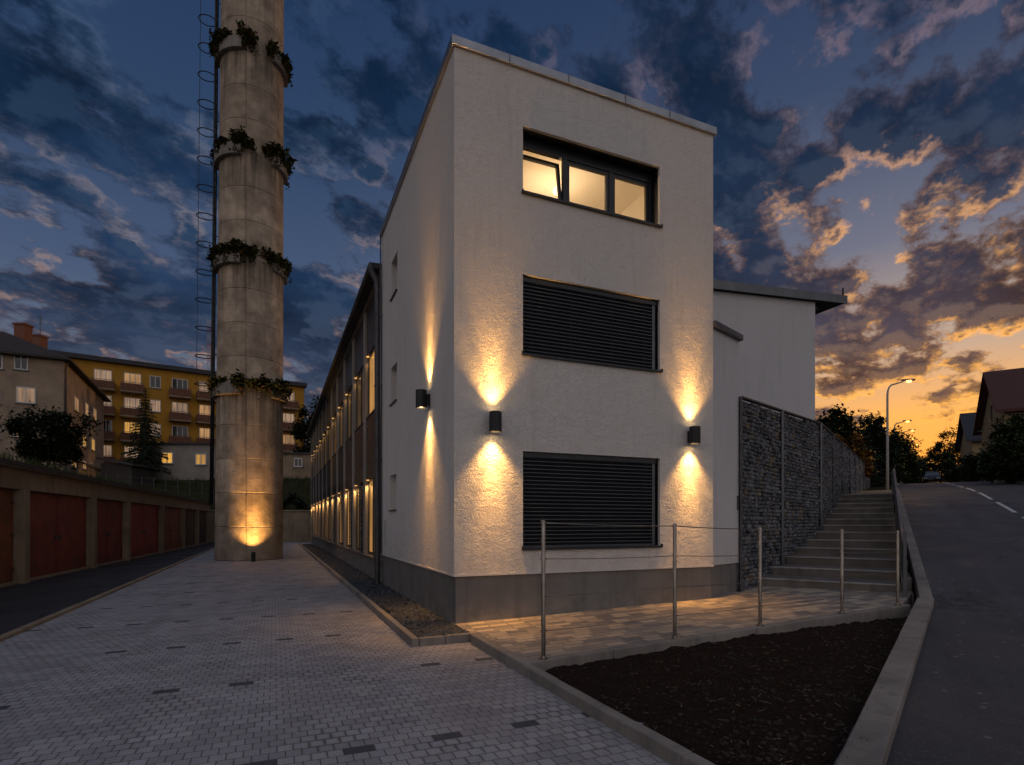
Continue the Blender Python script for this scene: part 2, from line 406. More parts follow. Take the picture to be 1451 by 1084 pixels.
def asphalt(T, S, c=(.05, .05, .053), worn=True):
    v = T.obj(); cc = spread(T, v, c, .25, .5, 8)
    sp = T.white(T.vm('FLOOR', T.vm('SCALE', v, sc=70.0)))
    cc = T.mix(T.m('MULTIPLY', T.m('GREATER_THAN', sp, .93), .6), cc, tuple(x * 2.6 for x in c))
    cc = T.mix(T.mr(T.noise(v, .35, 4), .45, .7, 0, .5), cc, tuple(x * .62 for x in c))
    crk = T.voro(T.vm('ADD', v, T.vm('SCALE', T.noise(v, 1.3, 6, .7, 0, 'Color'), sc=.9)), .42, 'DISTANCE_TO_EDGE')
    px_, py_, pz_ = T.sep(v); ww = T.m('SUBTRACT', T.m('MULTIPLY', px_, .834), T.m('MULTIPLY', py_, .552)); dl = T.m('ADD', T.m('MULTIPLY', px_, .552), T.m('MULTIPLY', py_, .834))
    lane = T.noise(T.comb(T.m('MULTIPLY', ww, 1.0), T.m('MULTIPLY', dl, .05), 0.0), 1.3, 5, .6)
    cc = T.mix(T.mr(lane, .40, .62, 0, .55), cc, tuple(x * 1.6 for x in c))
    cm = T.m('MULTIPLY', T.mr(crk, .012, .003), T.mr(T.noise(v, .5, 3), .48, .56))
    cc = T.mix(T.m('MULTIPLY', cm, .8), cc, tuple(x * .25 for x in c))
    gr = T.m('GREATER_THAN', T.white(T.vm('FLOOR', T.vm('SCALE', v, sc=26.0))), .993)
    cc = T.mix(T.m('MULTIPLY', gr, .7), cc, tuple(x * 4.5 for x in c))
    S('Base Color', cc); S('Normal', T.bump(T.noise(v, 90, 4, .7), .7, .006))
    S('Roughness', T.mr(T.noise(v, .8, 6, .6), .3, .7, .48, .78))
mat('asphalt', asphalt, .7, spec=.5)
mat('old_asphalt', lambda T, S: asphalt(T, S, (.032, .031, .03)), .9, spec=.25)
mat('road_paint', lambda T, S: S('Base Color', T.mix(T.mr(T.noise(T.obj(), 14, 6, .7), .5, .66), (.62, .61, .58), (.2, .2, .2))), .7)
def soil(T, S):
    v = T.obj(); S('Base Color', T.mix(T.mr(T.noise(v, 30, 6, .7), .3, .7), (.013, .008, .005), (.042, .026, .018)))
    S('Normal', T.bump(T.m('ADD', T.noise(v, 28, 8, .7), T.m('MULTIPLY', T.voro(v, 45), .6)), 1.0, .03))
mat('soil', soil, 1.0, spec=.1)
simple('soil_clod', (.032, .020, .014), .8, 16, .95)
simple('wood_chip', (.16, .115, .075), .4, 20, .9)
def earth(T, S):
    v = T.obj(); S('Base Color', T.mix(T.mr(T.noise(v, 1.2, 8, .65), .35, .65), (.022, .026, .010), (.045, .035, .02)))
    S('Normal', T.bump(T.noise(v, 7, 8, .7), 1, .08))
mat('earth', earth, 1, spec=.1)
def leaf(name, a, b, tr=.15):
    def fn(T, S):
        v = T.pos(); f = T.mr(T.noise(v, 2.2, 5, .6), .3, .7); r = T.white(T.vm('FLOOR', T.vm('SCALE', v, sc=9.0)))
        S('Base Color', T.mix(T.m('ADD', T.m('MULTIPLY', f, .6), T.m('MULTIPLY', r, .4)), a, b)); S('Transmission Weight', 0.0)
        S('Subsurface Weight', 0.0)
    return mat(name, fn, .65, spec=.3)
leaf('leaf', (.020, .032, .010), (.055, .080, .022))
leaf('leaf_dark', (.012, .020, .008), (.030, .045, .016))
leaf('leaf_autumn', (.10, .055, .012), (.22, .11, .02))  # orange evening light on the foliage is put into the leaf colour
leaf('needle', (.010, .020, .011), (.024, .040, .018))
leaf('grass', (.018, .032, .008), (.055, .080, .018))
leaf('ledge_leaf', (.018, .030, .010), (.075, .085, .022))
leaf('ledge_flower', (.30, .13, .10), (.40, .22, .16))
leaf('ledge_dry_leaf', (.10, .05, .02), (.17, .09, .03))
simple('bark', (.06, .045, .033), .4, 6, .95, bump=.8, bscale=14, bdist=.03)
mat('nosing', lambda T, S: concrete(T, S, (.36, .34, .31), .3), .85, spec=.3)  # pale worn edge; also puts the highlight along each step into the colour
simple('black_metal', (.016, .017, .019), .2, 6, .42, .3)
simple('dark_frame', (.022, .025, .03), .15, 6, .35, .2)
simple('blind_metal', (.068, .077, .090), .15, 5, .5, .0)
simple('grey_metal', (.13, .137, .145), .15, 3, .4, .7)
simple('zinc', (.30, .31, .33), .25, 2.5, .35, .9)
simple('steel', (.30, .27, .235), .3, 6, .34, 1.0)
simple('dark_steel', (.085, .085, .09), .3, 6, .5, .6)
simple('roof_dark', (.030, .030, .033), .3, 3, .6, .1)
simple('roof_tile_red', (.085, .030, .022), .35, 8, .8, bump=.8, bscale=6, bdist=.05)
simple('roof_tile_brown', (.045, .034, .03), .35, 8, .85, bump=.8, bscale=6, bdist=.05)
simple('gravel_stone', (.040, .045, .054), .85, 11, .8, bump=.4, bscale=60)
def gab(T, S):
    v = T.pos(); r = T.white(T.vm('FLOOR', T.vm('SCALE', v, sc=8.0)))
    c = T.ramp(r, [(0, (.070, .073, .080)), (.5, (.15, .157, .17)), (.86, (.235, .238, .245)), (.93, (.20, .17, .13)), (.97, (.24, .18, .11)), (1, (.28, .23, .16))])
    S('Base Color', T.mix(1.0, c, T.ramp(T.noise(v, 25, 5, .6), [(.3, (.6,) * 3), (.7, (1.3,) * 3)]), 'MULTIPLY'))
    S('Normal', T.bump(T.noise(v, 60, 5, .6), .6, .006))
mat('gabion_stone', gab, .62, spec=.4)
simple('white_frame', (.62, .60, .56), .1, 4, .6)
simple('cream_wall', (.33, .25, .175), .22, .8, .92, bump=.4, bscale=30)
simple('ochre_wall', (.45, .225, .022), .14, .6, .92, bump=.3, bscale=20)
simple('beige_render', (.36, .26, .14), .16, .8, .92)
simple('pale_render', (.27, .245, .21), .22, 1.0, .92, bump=.4, bscale=14)
simple('balcony_panel', (.15, .062, .033), .3, 3, .8)
simple('brick_chimney', (.21, .085, .05), .4, 9, .9)
simple('car_paint', (.02, .022, .03), .1, 2, .25, .4)
simple('rubber', (.012, .012, .012), .2, 5, .8)
simple('fence_wood', (.11, .09, .075), .35, 4, .9)
simple('ceiling_white', (.80, .76, .68), .04, 1, .9)
simple('interior_wall', (.75, .66, .54), .05, 1, .9)
simple('weathered_white', (.42, .40, .37), .2, 3, .8)
def door_red(c):
    def fn(T, S):
        v = T.obj(); x, y, z = T.sep(v)
        cc = spread(T, v, c, .3, 1.6, 8)
        cc = T.mix(T.mr(T.noise(v, 2.2, 8, .7), .48, .66, 0, .85), cc, (c[0] * .55, c[1] * .9, c[2] * .9))
        cc = T.mix(T.m('MULTIPLY', T.mr(z, .5, .0), T.mr(T.noise(v, 5, 6), .4, .7)), cc, (.05, .028, .018))
        S('Base Color', cc); fr = T.m('FRACT', T.m('MULTIPLY', x, 8.0))
        S('Normal', T.bump(T.m('ADD', T.m('MINIMUM', T.mr(fr, 0, .06), T.mr(fr, 1, .94)), T.m('MULTIPLY', T.noise(v, 9, 6), .4)), .6, .012))
    return fn
mat('door_red', door_red((.20, .036, .024)), .65)
mat('door_bright_red', door_red((.27, .030, .024)), .6)
mat('door_rust', door_red((.22, .065, .026)), .75)
mat('door_brown', door_red((.085, .045, .025)), .8)
def emit(name, c, s, tex=None, rough=.15):
    def fn(T, S):
        S('Base Color', (.03, .03, .03)); S('Emission Strength', s)
        S('Emission Color', tex(T) if tex else tuple(c) + (1,))
    return mat(name, fn, rough)
def curtain(c):
    def tex(T):
        v = T.pos(); x, y, z = T.sep(v)
        fold = T.noise(T.vm('MULTIPLY', v, (5.0, 5.0, .25)), 1.6, 4, .6)
        lum = T.mr(fold, .3, .7, .45, 1.15); broad = T.mr(T.noise(v, .35, 2), .35, .65, .55, 1.15)
        k = T.m('MULTIPLY', lum, broad)
        return T.mix(1.0, c + (1,), T.comb(k, k, k), 'MULTIPLY')
    return tex
emit('lit_pane', None, .50, curtain((1.0, .52, .20)))
emit('lit_pane_pale', None, .34, curtain((1.0, .62, .38)))
emit('lit_pane_gold', None, .75, curtain((1.0, .50, .09)))
emit('wing_pane', None, .07, curtain((1.0, .50, .14)), .08)
emit("wing_pane_bright", None, .6, curtain((1.0, .48, .12)), .08)
emit('lamp_lens', (1, .66, .30), 14)
emit('ceiling_lens', (1, .74, .42), 2.5)
emit('spark_lens', (1, .52, .15), 1.0)
emit('street_lens', (1, .42, .065), 10)
simple('head_light', (.45, .45, .45), .1, 2, .1)
emit('tail_light', (1, .04, .02), 1.2)
simple('dark_pane', (.012, .016, .022), .2, 1, .06, 0, spec=.8)
def glass(name):
    m = bpy.data.materials.new(name); m.use_nodes = True; t = m.node_tree; t.nodes.clear(); T = NT(t)
    a = T.node('ShaderNodeBsdfTransparent'); a.inputs[0].default_value = (.90, .92, .92, 1)
    g = T.node('ShaderNodeBsdfGlossy'); g.inputs['Roughness'].default_value = .03
    fr = T.node('ShaderNodeFresnel'); fr.inputs[0].default_value = 1.5
    mx = T.node('ShaderNodeMixShader'); o = T.node('ShaderNodeOutputMaterial')
    T.l.new(fr.outputs[0], mx.inputs[0]); T.l.new(a.outputs[0], mx.inputs[1]); T.l.new(g.outputs[0], mx.inputs[2]); T.l.new(mx.outputs[0], o.inputs[0])
    MATS[name] = m
glass('glass')
M = MATS
# ------------------------------------------------------------------ the white building
TH = math.atan2(337.0, 795.0)
U = Vector((math.cos(TH), math.sin(TH), 0)); V = Vector((-math.sin(TH), math.cos(TH), 0))
ZC = 0.10
Y0 = F * (EYE - ZC) / 145.0; X0 = (643.5 - CX) / F * Y0
C0 = Vector((X0, Y0, 0))
def L2W(t, s, z=0.0): return C0 + U * t + V * s + Vector((0, 0, z))
def W2L(p):
    q = Vector((p[0], p[1], 0)) - C0; return q.dot(U), q.dot(V)
def t_of(px, s=0.0):
    r = (px - CX) / F; bx, by = X0 + V.x * s, Y0 + V.y * s
    return (r * by - bx) / (U.x - r * U.y)
def s_of(px, t=0.0):
    r = (px - CX) / F; bx, by = X0 + U.x * t, Y0 + U.y * t
    return (r * by - bx) / (V.x - r * V.y)
def z_at(t, s, py):
    Y = Y0 + U.y * t + V.y * s; return EYE - (py - HY) / F * Y
W = t_of(1010.5); D = s_of(541.0)
ZT = z_at(0, 0, 62)                       # top of the render
ZP = z_at(0, 0, 816)                      # top of the plinth
WE = 32.6                                 # far end of the long wing
B = thing('white_building', 'white rendered three storey block with dark blinds and a long low wing', 'building', (X0, Y0, 0), TH)
def fr(a, z, d): return (a, d, z)         # front plane
def lf(a, z, d): return (d, a, z)         # left plane
t1, t2 = t_of(741), t_of(935)
wins = [(t1, t2, z_at(t1, 0, 272), z_at(t1, 0, 178)), (t1, t2, z_at(t1, 0, 501), z_at(t1, 0, 388)), (t1, t2, z_at(t1, 0, 777), z_at(t1, 0, 639))]
lw = []
for xa, xb, ya, yb in ((554.6, 563, 355, 410), (553.8, 562.4, 512, 566), (552.5, 561.5, 671, 722)):
    sa, sb = s_of(xb), s_of(xa); lw.append((sa, sb, z_at(0, sa, yb), z_at(0, sa, ya)))
m = MB()
m.wall(0, W, ZP, ZT, wins, fr)
m.wall(0, D, ZP, ZT, lw, lf, .16)
m.quad((W, 0, ZP), (W, D, ZP), (W, D, ZT), (W, 0, ZT)); m.quad((0, D, ZP), (W, D, ZP), (W, D, ZT), (0, D, ZT))
m.quad((0, 0, ZP), (W, 0, ZP), (W, D, ZP), (0, D, ZP))
for h in wins: m.reveal(h, fr, .05)
obj('tower_wall', m, M['stucco'], B)
m = MB(); m.box(.03, W - .03, .03, D, -.3, ZP - .004); obj('plinth', m, M['plinth'], B)
m = MB(); m.box(-.008, W + .008, -.008, .05, ZP - .014, ZP + .012); m.box(-.008, .05, .05, D, ZP - .014, ZP + .012)
obj('drip_edge', m, M['white_frame'], B)
# roof edge metal
m = MB(); ov = .045
m.box(-ov, W + ov, -ov, .0 - .002, ZT - .035, ZT + .09); m.box(-ov, -.002, -.001, D + ov, ZT - .035, ZT + .09)
m.box(W + .002, W + ov, -.001, D + ov, ZT - .035, ZT + .09)
m.box(-.001, W + .001, -.001, D, ZT + .003, ZT + .093)
obj('roof_edge', m, M['zinc'], B, bevel=.006)
for a in (.8, 1.75, 2.75, 3.6):
    m = MB(); m.box(a, a + .012, -ov - .006, -ov + .001, ZT - .036, ZT + .095); obj('roof_edge_seam', m, M['grey_metal'], B)
for a in (.95, 2.78):
    m = MB(); m.box(a, a + .05, -.03, .02, ZT + .0935, ZT + .115); obj('roof_clip', m, M['grey_metal'], B)
# ---- top window with a lit room behind it
h = wins[0]; rd = .20
m = MB(); m.reveal(h, fr, rd + .02, .052); obj('window_reveal', m, M['black_metal'], B)
m = MB(); m.box(h[0] - .02, h[1] + .03, -.045, rd + .02, h[2] - .03, h[2] + .004); m.box(h[0] - .02, h[0] - .005, -.045, .01, h[2] - .03, h[2] + .03); m.box(h[1] + .015, h[1] + .03, -.045, .01, h[2] - .03, h[2] + .03)
obj('window_sill', m, M['dark_frame'], B, bevel=.004)
def pxz(px): return t_of(px, rd)
m = MB(); y0_, y1_ = rd, rd + .07
zb, zt = h[2] + .006, h[3] - .004
ms = [h[0] + .005, pxz(801), pxz(866), h[1] - .005]
fw = .055
m.box(ms[0], ms[3], y0_, y1_, zb, zb + fw * .8); m.box(ms[0], ms[3], y0_, y1_, zt - fw - .10, zt)
for i, a in enumerate(ms):
    lo, hi = (a, a + fw) if i == 0 else (a - fw, a) if i == 3 else (a - fw * .6, a + fw * .6)
    m.box(lo, hi, y0_ + .001, y1_ - .001, zb + fw * .8, zt - fw - .10)
wf = obj('window', m, M['dark_frame'], B, bevel=.004)
def sash(a0, a1, tilt):
    z0, z1 = zb + fw * .8 + .004, zt - fw - .104; s_ = .045
    sm = MB(); sm.box(0, a1 - a0, 0, .05, 0, s_); sm.box(0, a1 - a0, 0, .05, z1 - z0 - s_, z1 - z0)
    sm.box(0, s_, .001, .049, s_, z1 - z0 - s_); sm.box(a1 - a0 - s_, a1 - a0, .001, .049, s_, z1 - z0 - s_)
    g = MB(); g.quad((s_ - .005, .024, s_ - .005), (a1 - a0 - s_ + .005, .024, s_ - .005), (a1 - a0 - s_ + .005, .024, z1 - z0 - s_ + .005), (s_ - .005, .024, z1 - z0 - s_ + .005))
    for nm, mb_, mt in (('sash', sm, 'dark_frame'), ('pane', g, 'glass')):
        o = obj(nm, mb_, M[mt], wf); o.location = (a0, y0_ + .015, z0); o.rotation_euler = (-R(tilt), 0, 0)
sash(ms[0] + fw + .004, ms[1] - fw * .6 - .004, 9.0)
sash(ms[1] + fw * .6 + .004, ms[2] - fw * .6 - .004, 0)
sash(ms[2] + fw * .6 + .004, ms[3] - fw - .004, 0)
# the room
m = MB(); ra, rb, rz0, rz1 = .15, W - .15, h[2] - .8, h[3] + .12
m.quad((ra, 3.6, rz0), (rb, 3.6, rz0), (rb, 3.6, rz1), (ra, 3.6, rz1)); m.quad((ra, rd + .08, rz0), (ra, 3.6, rz0), (ra, 3.6, rz1), (ra, rd + .08, rz1))
m.quad((rb, rd + .08, rz0), (rb, 3.6, rz0), (rb, 3.6, rz1), (rb, rd + .08, rz1)); m.quad((ra, rd + .08, rz0), (rb, rd + .08, rz0), (rb, 3.6, rz0), (ra, 3.6, rz0))
m.wall(ra, rb, rz0, rz1, [(h[0], h[1], h[2], h[3])], lambda a, z, d: (a, rd + .075, z))
room = obj('room_interior', m, M['interior_wall'], B)
m = MB(); m.quad((ra, rd + .08, rz1), (rb, rd + .08, rz1), (rb, 3.6, rz1), (ra, 3.6, rz1)); m.box(ra, rb, .30, .62, rz1 - .075, rz1 - .001); m.box(3.75, 3.83, .62, 3.59, rz0, rz1 - .002)
obj('ceiling', m, M['ceiling_white'], room)
m = MB(); m.lathe([(.11, 0), (.13, .02), (.13, .05)], (2.35, 1.35, rz1 - .055), 20); obj('ceiling_lamp', m, M['ceiling_lens'], room, auto=30)
lamp('room_light', 'POINT', (2.15, 1.2, rz1 - .62), 34, (1, .66, .35), B, size=.12)
# ---- two windows closed by dark slatted blinds
for wi, h in enumerate(wins[1:]):
    m = MB(); m.reveal(h, fr, .34, .052); m.quad((h[0], .33, h[2]), (h[1], .33, h[2]), (h[1], .33, h[3]), (h[0], .33, h[3]))
    obj('window_reveal', m, M['black_metal'], B)
    m = MB(); m.box(h[0] - .02, h[1] + .03, -.045, .10, h[2] - .028, h[2] + .004)
    m.box(h[0] - .02, h[0] - .006, -.045, .01, h[2] - .027, h[2] + .03); m.box(h[1] + .014, h[1] + .03, -.045, .01, h[2] - .027, h[2] + .03)
    obj('window_sill', m, M['dark_frame'], B, bevel=.004)
    n = 19 if wi == 0 else 23
    m = MB(); pit = (h[3] - h[2] - .10) / n
    for k in range(n):
        z = h[2] + .035 + pit * (k + .5); a0, a1 = h[0] + .03, h[1] - .10
        jit = random.uniform(-.004, .004)
        prof = [(.075, z + pit * .40), (.085, z + pit * .30), (.135, z - pit * .34 + jit), (.146, z - pit * .42 + jit)]
        for q in range(3):
            (ya, za), (yb, zb_) = prof[q], prof[q + 1]
            m.quad((a0, ya, za), (a1, ya, za), (a1, yb, zb_), (a0, yb, zb_))
        m.box(a0, a1, .066, .0745, z + pit * .20, z + pit * .42)
    bl = obj('blind', m, M['blind_metal'], B)
    m = MB(); m.box(h[0] + .03, h[1] - .10, .08, .13, h[2] + .006, h[2] + .034); obj('bottom_rail', m, M['blind_metal'], bl)
    for r0, r1, q0_ in ((h[1] - .095, h[1] - .04, .07), (h[0] + .006, h[0] + .028, .08)):
        m = MB(); m.box(r0, r1, q0_, .13, h[2] + .006, h[3] - .006); obj('guide_rail', m, M['grey_metal'], bl)
    for q in (.16, .82, 1.55, 2.15):
        m = MB(); m.tube([(h[0] + q, .066, h[2] + .02), (h[0] + q, .066, h[3] - .01)], .003, 5); obj('blind_cord', m, M['dark_frame'], bl)
    m = MB(); m.box(h[0] + .01, h[1] - .01, .055, .15, h[3] - .075, h[3] - .004); obj('blind_box', m, M['dark_frame'], bl)
# ---- narrow windows on the side face
for sa, sb, za, zb2 in lw:
    m = MB(); x0, x1 = .12, .16
    m.box(x0, x1, sa + .002, sb - .002, za + .002, za + .05); m.box(x0, x1, sa + .002, sb - .002, zb2 - .05, zb2 - .002)
    m.box(x0, x1, sa + .002, sa + .05, za + .05, zb2 - .05); m.box(x0, x1, sb - .05, sb - .002, za + .05, zb2 - .05)
    f = obj('side_window', m, M['white_frame'], B)
    m = MB(); m.box(.14, .15, sa + .045, sb - .045, za + .045, zb2 - .045); obj('pane', m, M['dark_pane'], f)
    m = MB(); m.box(-.035, .12, sa - .02, sb + .02, za - .022, za + .001); obj('sill', m, M['dark_frame'], f)
m = MB(); sa = s_of(546.5); m.box(-.022, -.001, sa - .05, sa + .05, z_at(0, sa, 772), z_at(0, sa, 737)); obj('wall_plate', m, M['weathered_white'], B, bevel=.004)
m = MB(); sa = s_of(541.8) - .05
m.tube([(-.05, sa, ZT - .03), (-.05, sa, ZP + .05)], .016, 8); obj('conduit', m, M['grey_metal'], B, smooth=True)
# ---- strip beside the block with its own low cap, up to the stone wall
A_ = at(1047, 840, 10.2); At, As = W2L(A_)
strip = [(W, .04), (At, As), (At - .2, As + 2.4), (W, 2.6)]
zs = z_at(W, .04, 464)
m = MB(); m.prism(strip, ZP, zs); obj('side_strip', m, M['stucco_plain'], B)
m = MB(); m.prism([(W, .075), (At - .03, As + .02), (At - .25, As + 2.4), (W, 2.6)], -.2, ZP - .003); obj('plinth', m, M['plinth'], B)
m = MB(); m.prism([(W + .002, -.05), (At + .05, As - .06), (At - .12, As + 2.5), (W + .002, 2.7)], zs + .002, zs + .10); obj('cap_flashing', m, M['grey_metal'], B, bevel=.005)
m = MB()
d_ = (Vector((At, As, 0)) - Vector((W, .04, 0))).normalized(); nrm = Vector((d_.y, -d_.x, 0)); pp = Vector((At, As, 0)) - d_ * .07 + nrm * .012
m.bar(pp + Vector((0, 0, 1.72)), pp + Vector((0, 0, 1.98)), .035, .02, up=nrm); obj('wall_plate', m, M['grey_metal'], B)
# ---- tall rear hall with a single pitch roof
HS = 3.26; HT = t_of(1155, HS); HL = 2.0; HD = HS + 11
zl, zr = z_at(t_of(1012, HS), HS, 412), z_at(HT, HS, 428)
tl = t_of(1012, HS); slope = (zr - zl) / (HT - tl)
def hz(t, s=0): return zr + (t - HT) * slope
m = MB(); m.prism([(HL, HS), (HT, HS), (HT, HD), (HL, HD)], 0, lambda t, s: hz(t)); obj('hall_wall', m, M['stucco_plain'], B)
ro = 1.05; fo = .10
m = MB(); poly = [(HL, HS - fo), (HT + ro, HS - fo), (HT + ro, HD + .3), (HL, HD + .3)]
m.prism(poly, lambda t, s: hz(t) + .015, lambda t, s: hz(t) + .19); hr = obj('hall_roof', m, M['roof_dark'], B, bevel=.01)
m = MB(); m.prism([(HL, HS - fo - .03), (HT + ro + .03, HS - fo - .03), (HT + ro + .03, HS - fo - .002), (HL, HS - fo - .002)], lambda t, s: hz(t) - .0, lambda t, s: hz(t) + .215); obj('verge_trim', m, M['grey_metal'], hr)
m = MB(); m.tube([(HT + .25, HS - fo + .25, hz(HT) - .06), (HT + .25, HD, hz(HT) - .06)], .07, 10); obj('gutter', m, M['dark_steel'], hr, smooth=True)
m = MB(); m.tube([(HT + ro - .08, HS - fo + .02, hz(HT + ro) + .2), (HT + ro - .08, HS - fo + .02, hz(HT + ro) + .42)], .025, 8); obj('roof_rod', m, M['dark_steel'], hr, smooth=True)
# ---- the long wing: bays of tall windows between white piers
NB = 11; PIT = (WE - D - .30) / NB; GL = .11
zsill, zg, zsp, zlv, zup, zev = .66, z_at(0, 6.7, 674.5), z_at(0, 6.7, 652), z_at(0, 6.7, 580), z_at(0, 6.7, 484), z_at(0, 6.3, 399)
m = MB(); m.box(GL + .05, 7.4, D + .001, WE, -.2, zev + .35); m.box(.03, GL + .049, WE - .02, WE, -.2, zev - .3); obj('wing_wall', m, M['stucco_plain'], B)
m = MB(); m.box(.04, GL + .049, D + .001, WE - .03, -.3, zsill - .05); obj('plinth', m, M['plinth'], B)
m = MB(); m.box(-.05, GL, D + .002, WE, zsill - .048, zsill - .012); obj('wing_sill', m, M['zinc'], B)
m = MB(); m.box(.03, GL + .048, D + .003, WE - .01, zg, zsp); obj('spandrel', m, M['dark_frame'], B)
m = MB(); m.box(.05, GL + .046, D + .003, WE - .01, zup + .02, zev - .02); obj('upper_band', m, M['dark_frame'], B)
for k in range(NB + 1):
    s0 = D + .12 + PIT * k if k else D + .002
    m = MB(); m.box(0, GL + .04, s0, s0 + (.34 if k else .30), zsill - .011, zev - .04); obj('pier', m, M['pale_render'], B)
    if k == NB: break
    a, b = s0 + (.34 if k else .30), D + .12 + PIT * (k + 1)
    L_ = b - a; mid = a + L_ * .52
    # ground floor: dark slatted half nearest, glazing in the far half
    m = MB(); m.box(GL - .03, GL + .03, mid - .03, mid + .03, zsill, zg - .002); m.box(GL - .03, GL + .03, b - .06, b - .001, zsill, zg - .002)
    m.box(GL - .029, GL + .03, mid + .03, b - .06, zg - .06, zg - .003); m.box(GL - .029, GL + .03, mid + .03, b - .06, zsill, zsill + .06)
    f = obj('wing_window', m, M['dark_frame'], B)
    m = MB(); m.box(GL, GL + .02, mid + .028, b - .058, zsill + .05, zg - .05); obj('pane', m, M['wing_pane_bright' if k % 3 != 1 else 'wing_pane'], f)
    m = MB(); z = zsill + .05
    m.box(.02, .05, a + .02, a + .06, zsill, zg - .004); m.box(.02, .05, mid - .09, mid - .05, zsill, zg - .004)
    while z < zg - .1:
        m.quad((.02, a + .03, z + .06), (.02, mid - .06, z + .06), (.06, mid - .06, z), (.06, a + .03, z)); z += .085
    obj('wing_shutter', m, M['blind_metal'], B)
    m = MB(); z = zsp + .04
    while z < zlv - .05:
        m.quad((.015, a + .02, z + .06), (.015, b - .02, z + .06), (.06, b - .02, z), (.06, a + .02, z)); z += .085
    m.box(.07, GL, a + .003, b - .003, zsp + .003, zlv)
    obj('wing_shutter', m, M['blind_metal'], B)
    m = MB(); m.box(GL - .03, GL + .03, a + .002, a + .06, zlv + .002, zup); m.box(GL - .03, GL + .03, b - .06, b - .002, zlv + .002, zup)
    m.box(GL - .028, GL + .03, a + .06, b - .06, zup - .06, zup - .003); m.box(GL - .028, GL + .03, a + .06, b - .06, zlv + .003, zlv + .06)
    m.box(GL - .027, GL + .029, a + L_ * .5 - .03, a + L_ * .5 + .03, zlv + .06, zup - .06)
    m.box(.02, GL, a + .002, b - .002, zlv - .001, zlv + .03)
    f = obj('wing_window', m, M['dark_frame'], B)
    m = MB(); m.box(GL, GL + .02, a + .05, b - .05, zlv + .05, zup - .05); obj('pane', m, M['wing_pane_bright' if k == 0 else 'wing_pane'], f)
    # recessed spots in the heads of the openings, shining down the far jamb
    for z_, e in ((zg - .012, 34.0), (zup - .012, 3)):
        m = MB(); m.lathe([(.035, -.014), (.045, .0), (.045, .012)], (.055, b - .12, z_), 10); obj('downlight', m, M['spark_lens'], B, smooth=True)
        lamp('downlight_beam', 'SPOT', (.045, b - .13, z_ - .03), e, (1, .54, .17), B, aim=(.0, .10, -1), size=.02, cone=95, blend=.8)
m = MB(); m.prism([(-.20, D + .01), (7.6, D + .01), (7.6, WE + .25), (-.20, WE + .25)], lambda t, s: zev + (t + .42) * .05, lambda t, s: zev + .12 + (t + .42) * .05)
wr = obj('wing_roof', m, M['roof_dark'], B)
m = MB(); m.box(-.05, GL, D + .004, WE, zev - .06, zev - .002); obj('soffit_trim', m, M['zinc'], wr)
m = MB(); m.tube([(-.25, D - .05, zev + .05), (-.25, WE + .3, zev + .05)], .06, 10); obj('gutter', m, M['dark_steel'], wr, smooth=True)
sp = D - .02
m = MB(); m.tube([(-.25, sp, zev + .03), (-.24, sp, zev - .08), (-.12, sp + .02, zev - .28), (-.10, sp + .02, zev - .4), (-.10, sp + .02, .02)], .065, 12)
dp = obj('downpipe', m, M['dark_steel'], B, auto=40)
for z in (1.2, 2.9, 4.6, 6.2):
    m = MB(); m.box(-.165, .03, sp - .04, sp + .08, z, z + .03); obj('bracket', m, M['dark_steel'], dp)
# ---- the three up-and-down wall lamps
def wall_lamp(label, p, out, h_):
    g = thing('wall_lamp', label, 'wall lamp', p, 0, 'black wall lamps shining up and down'); g.rotation_euler.z = math.atan2(out.y, out.x) + PI / 2
    r = h_ * .31; off = r + .05
    m = MB(); n = 28
    m.lathe([(r * .86, h_ / 2 - .035), (r * .86, h_ / 2), (r, h_ / 2 - .004), (r, -h_ / 2 + .004), (r * .86, -h_ / 2), (r * .86, -h_ / 2 + .035)], (0, -off, 0), n, False)
    obj('body', m, M['black_metal'], g, auto=35)
    m = MB(); m.box(-r * .45, r * .45, -.05, -.001, -h_ * .36, h_ * .30); m.box(-.02, .02, -off + r * .9, -.045, -.04, .04); obj('bracket', m, M['black_metal'], g, bevel=.004)
    for sg in (1, -1):
        m = MB(); m.lathe([(r * .85, 0), (r * .6, sg * .008), (.001, sg * .012)], (0, -off, sg * (h_ / 2 - .03)), n, False); obj('lens', m, M['lamp_lens'], g, smooth=True)
        lamp('beam', 'SPOT', (0, -off + .01, sg * (h_ / 2 + .005)), LAMP_E[0] * (1 if sg > 0 else 1.15), (1, .47, .12), g, aim=(0, .03, sg), size=.028, cone=36, blend=1.0)
        lamp('flood', 'SPOT', (0, -off + .01, sg * (h_ / 2 + .005)), LAMP_E[1] * (1 if sg > 0 else 1.25), (1, .50, .14), g, aim=(0, .03, sg), size=.04, cone=88, blend=1.0)
LAMP_E = (200, 115)
ta, tb = t_of(697), t_of(976.5); sa = s_of(609)
hl = (z_at(ta, 0, 586) - z_at(ta, 0, 615)) * .98
wall_lamp('wall lamp to the left of the blinds on the white front', L2W(ta, 0, z_at(ta, 0, 600)), -V, hl)
wall_lamp('wall lamp to the right of the blinds on the white front', L2W(tb, 0, z_at(tb, 0, 618.5)), -V, hl)
wall_lamp('wall lamp alone on the narrow side face of the block', L2W(0, sa, z_at(0, sa, 566.5)), -U, hl)
# ------------------------------------------------------------------ courtyard
def frange(a, b, n): return [a + (b - a) * i / n for i in range(n + 1)]
loc_b = (X0, Y0, 0)
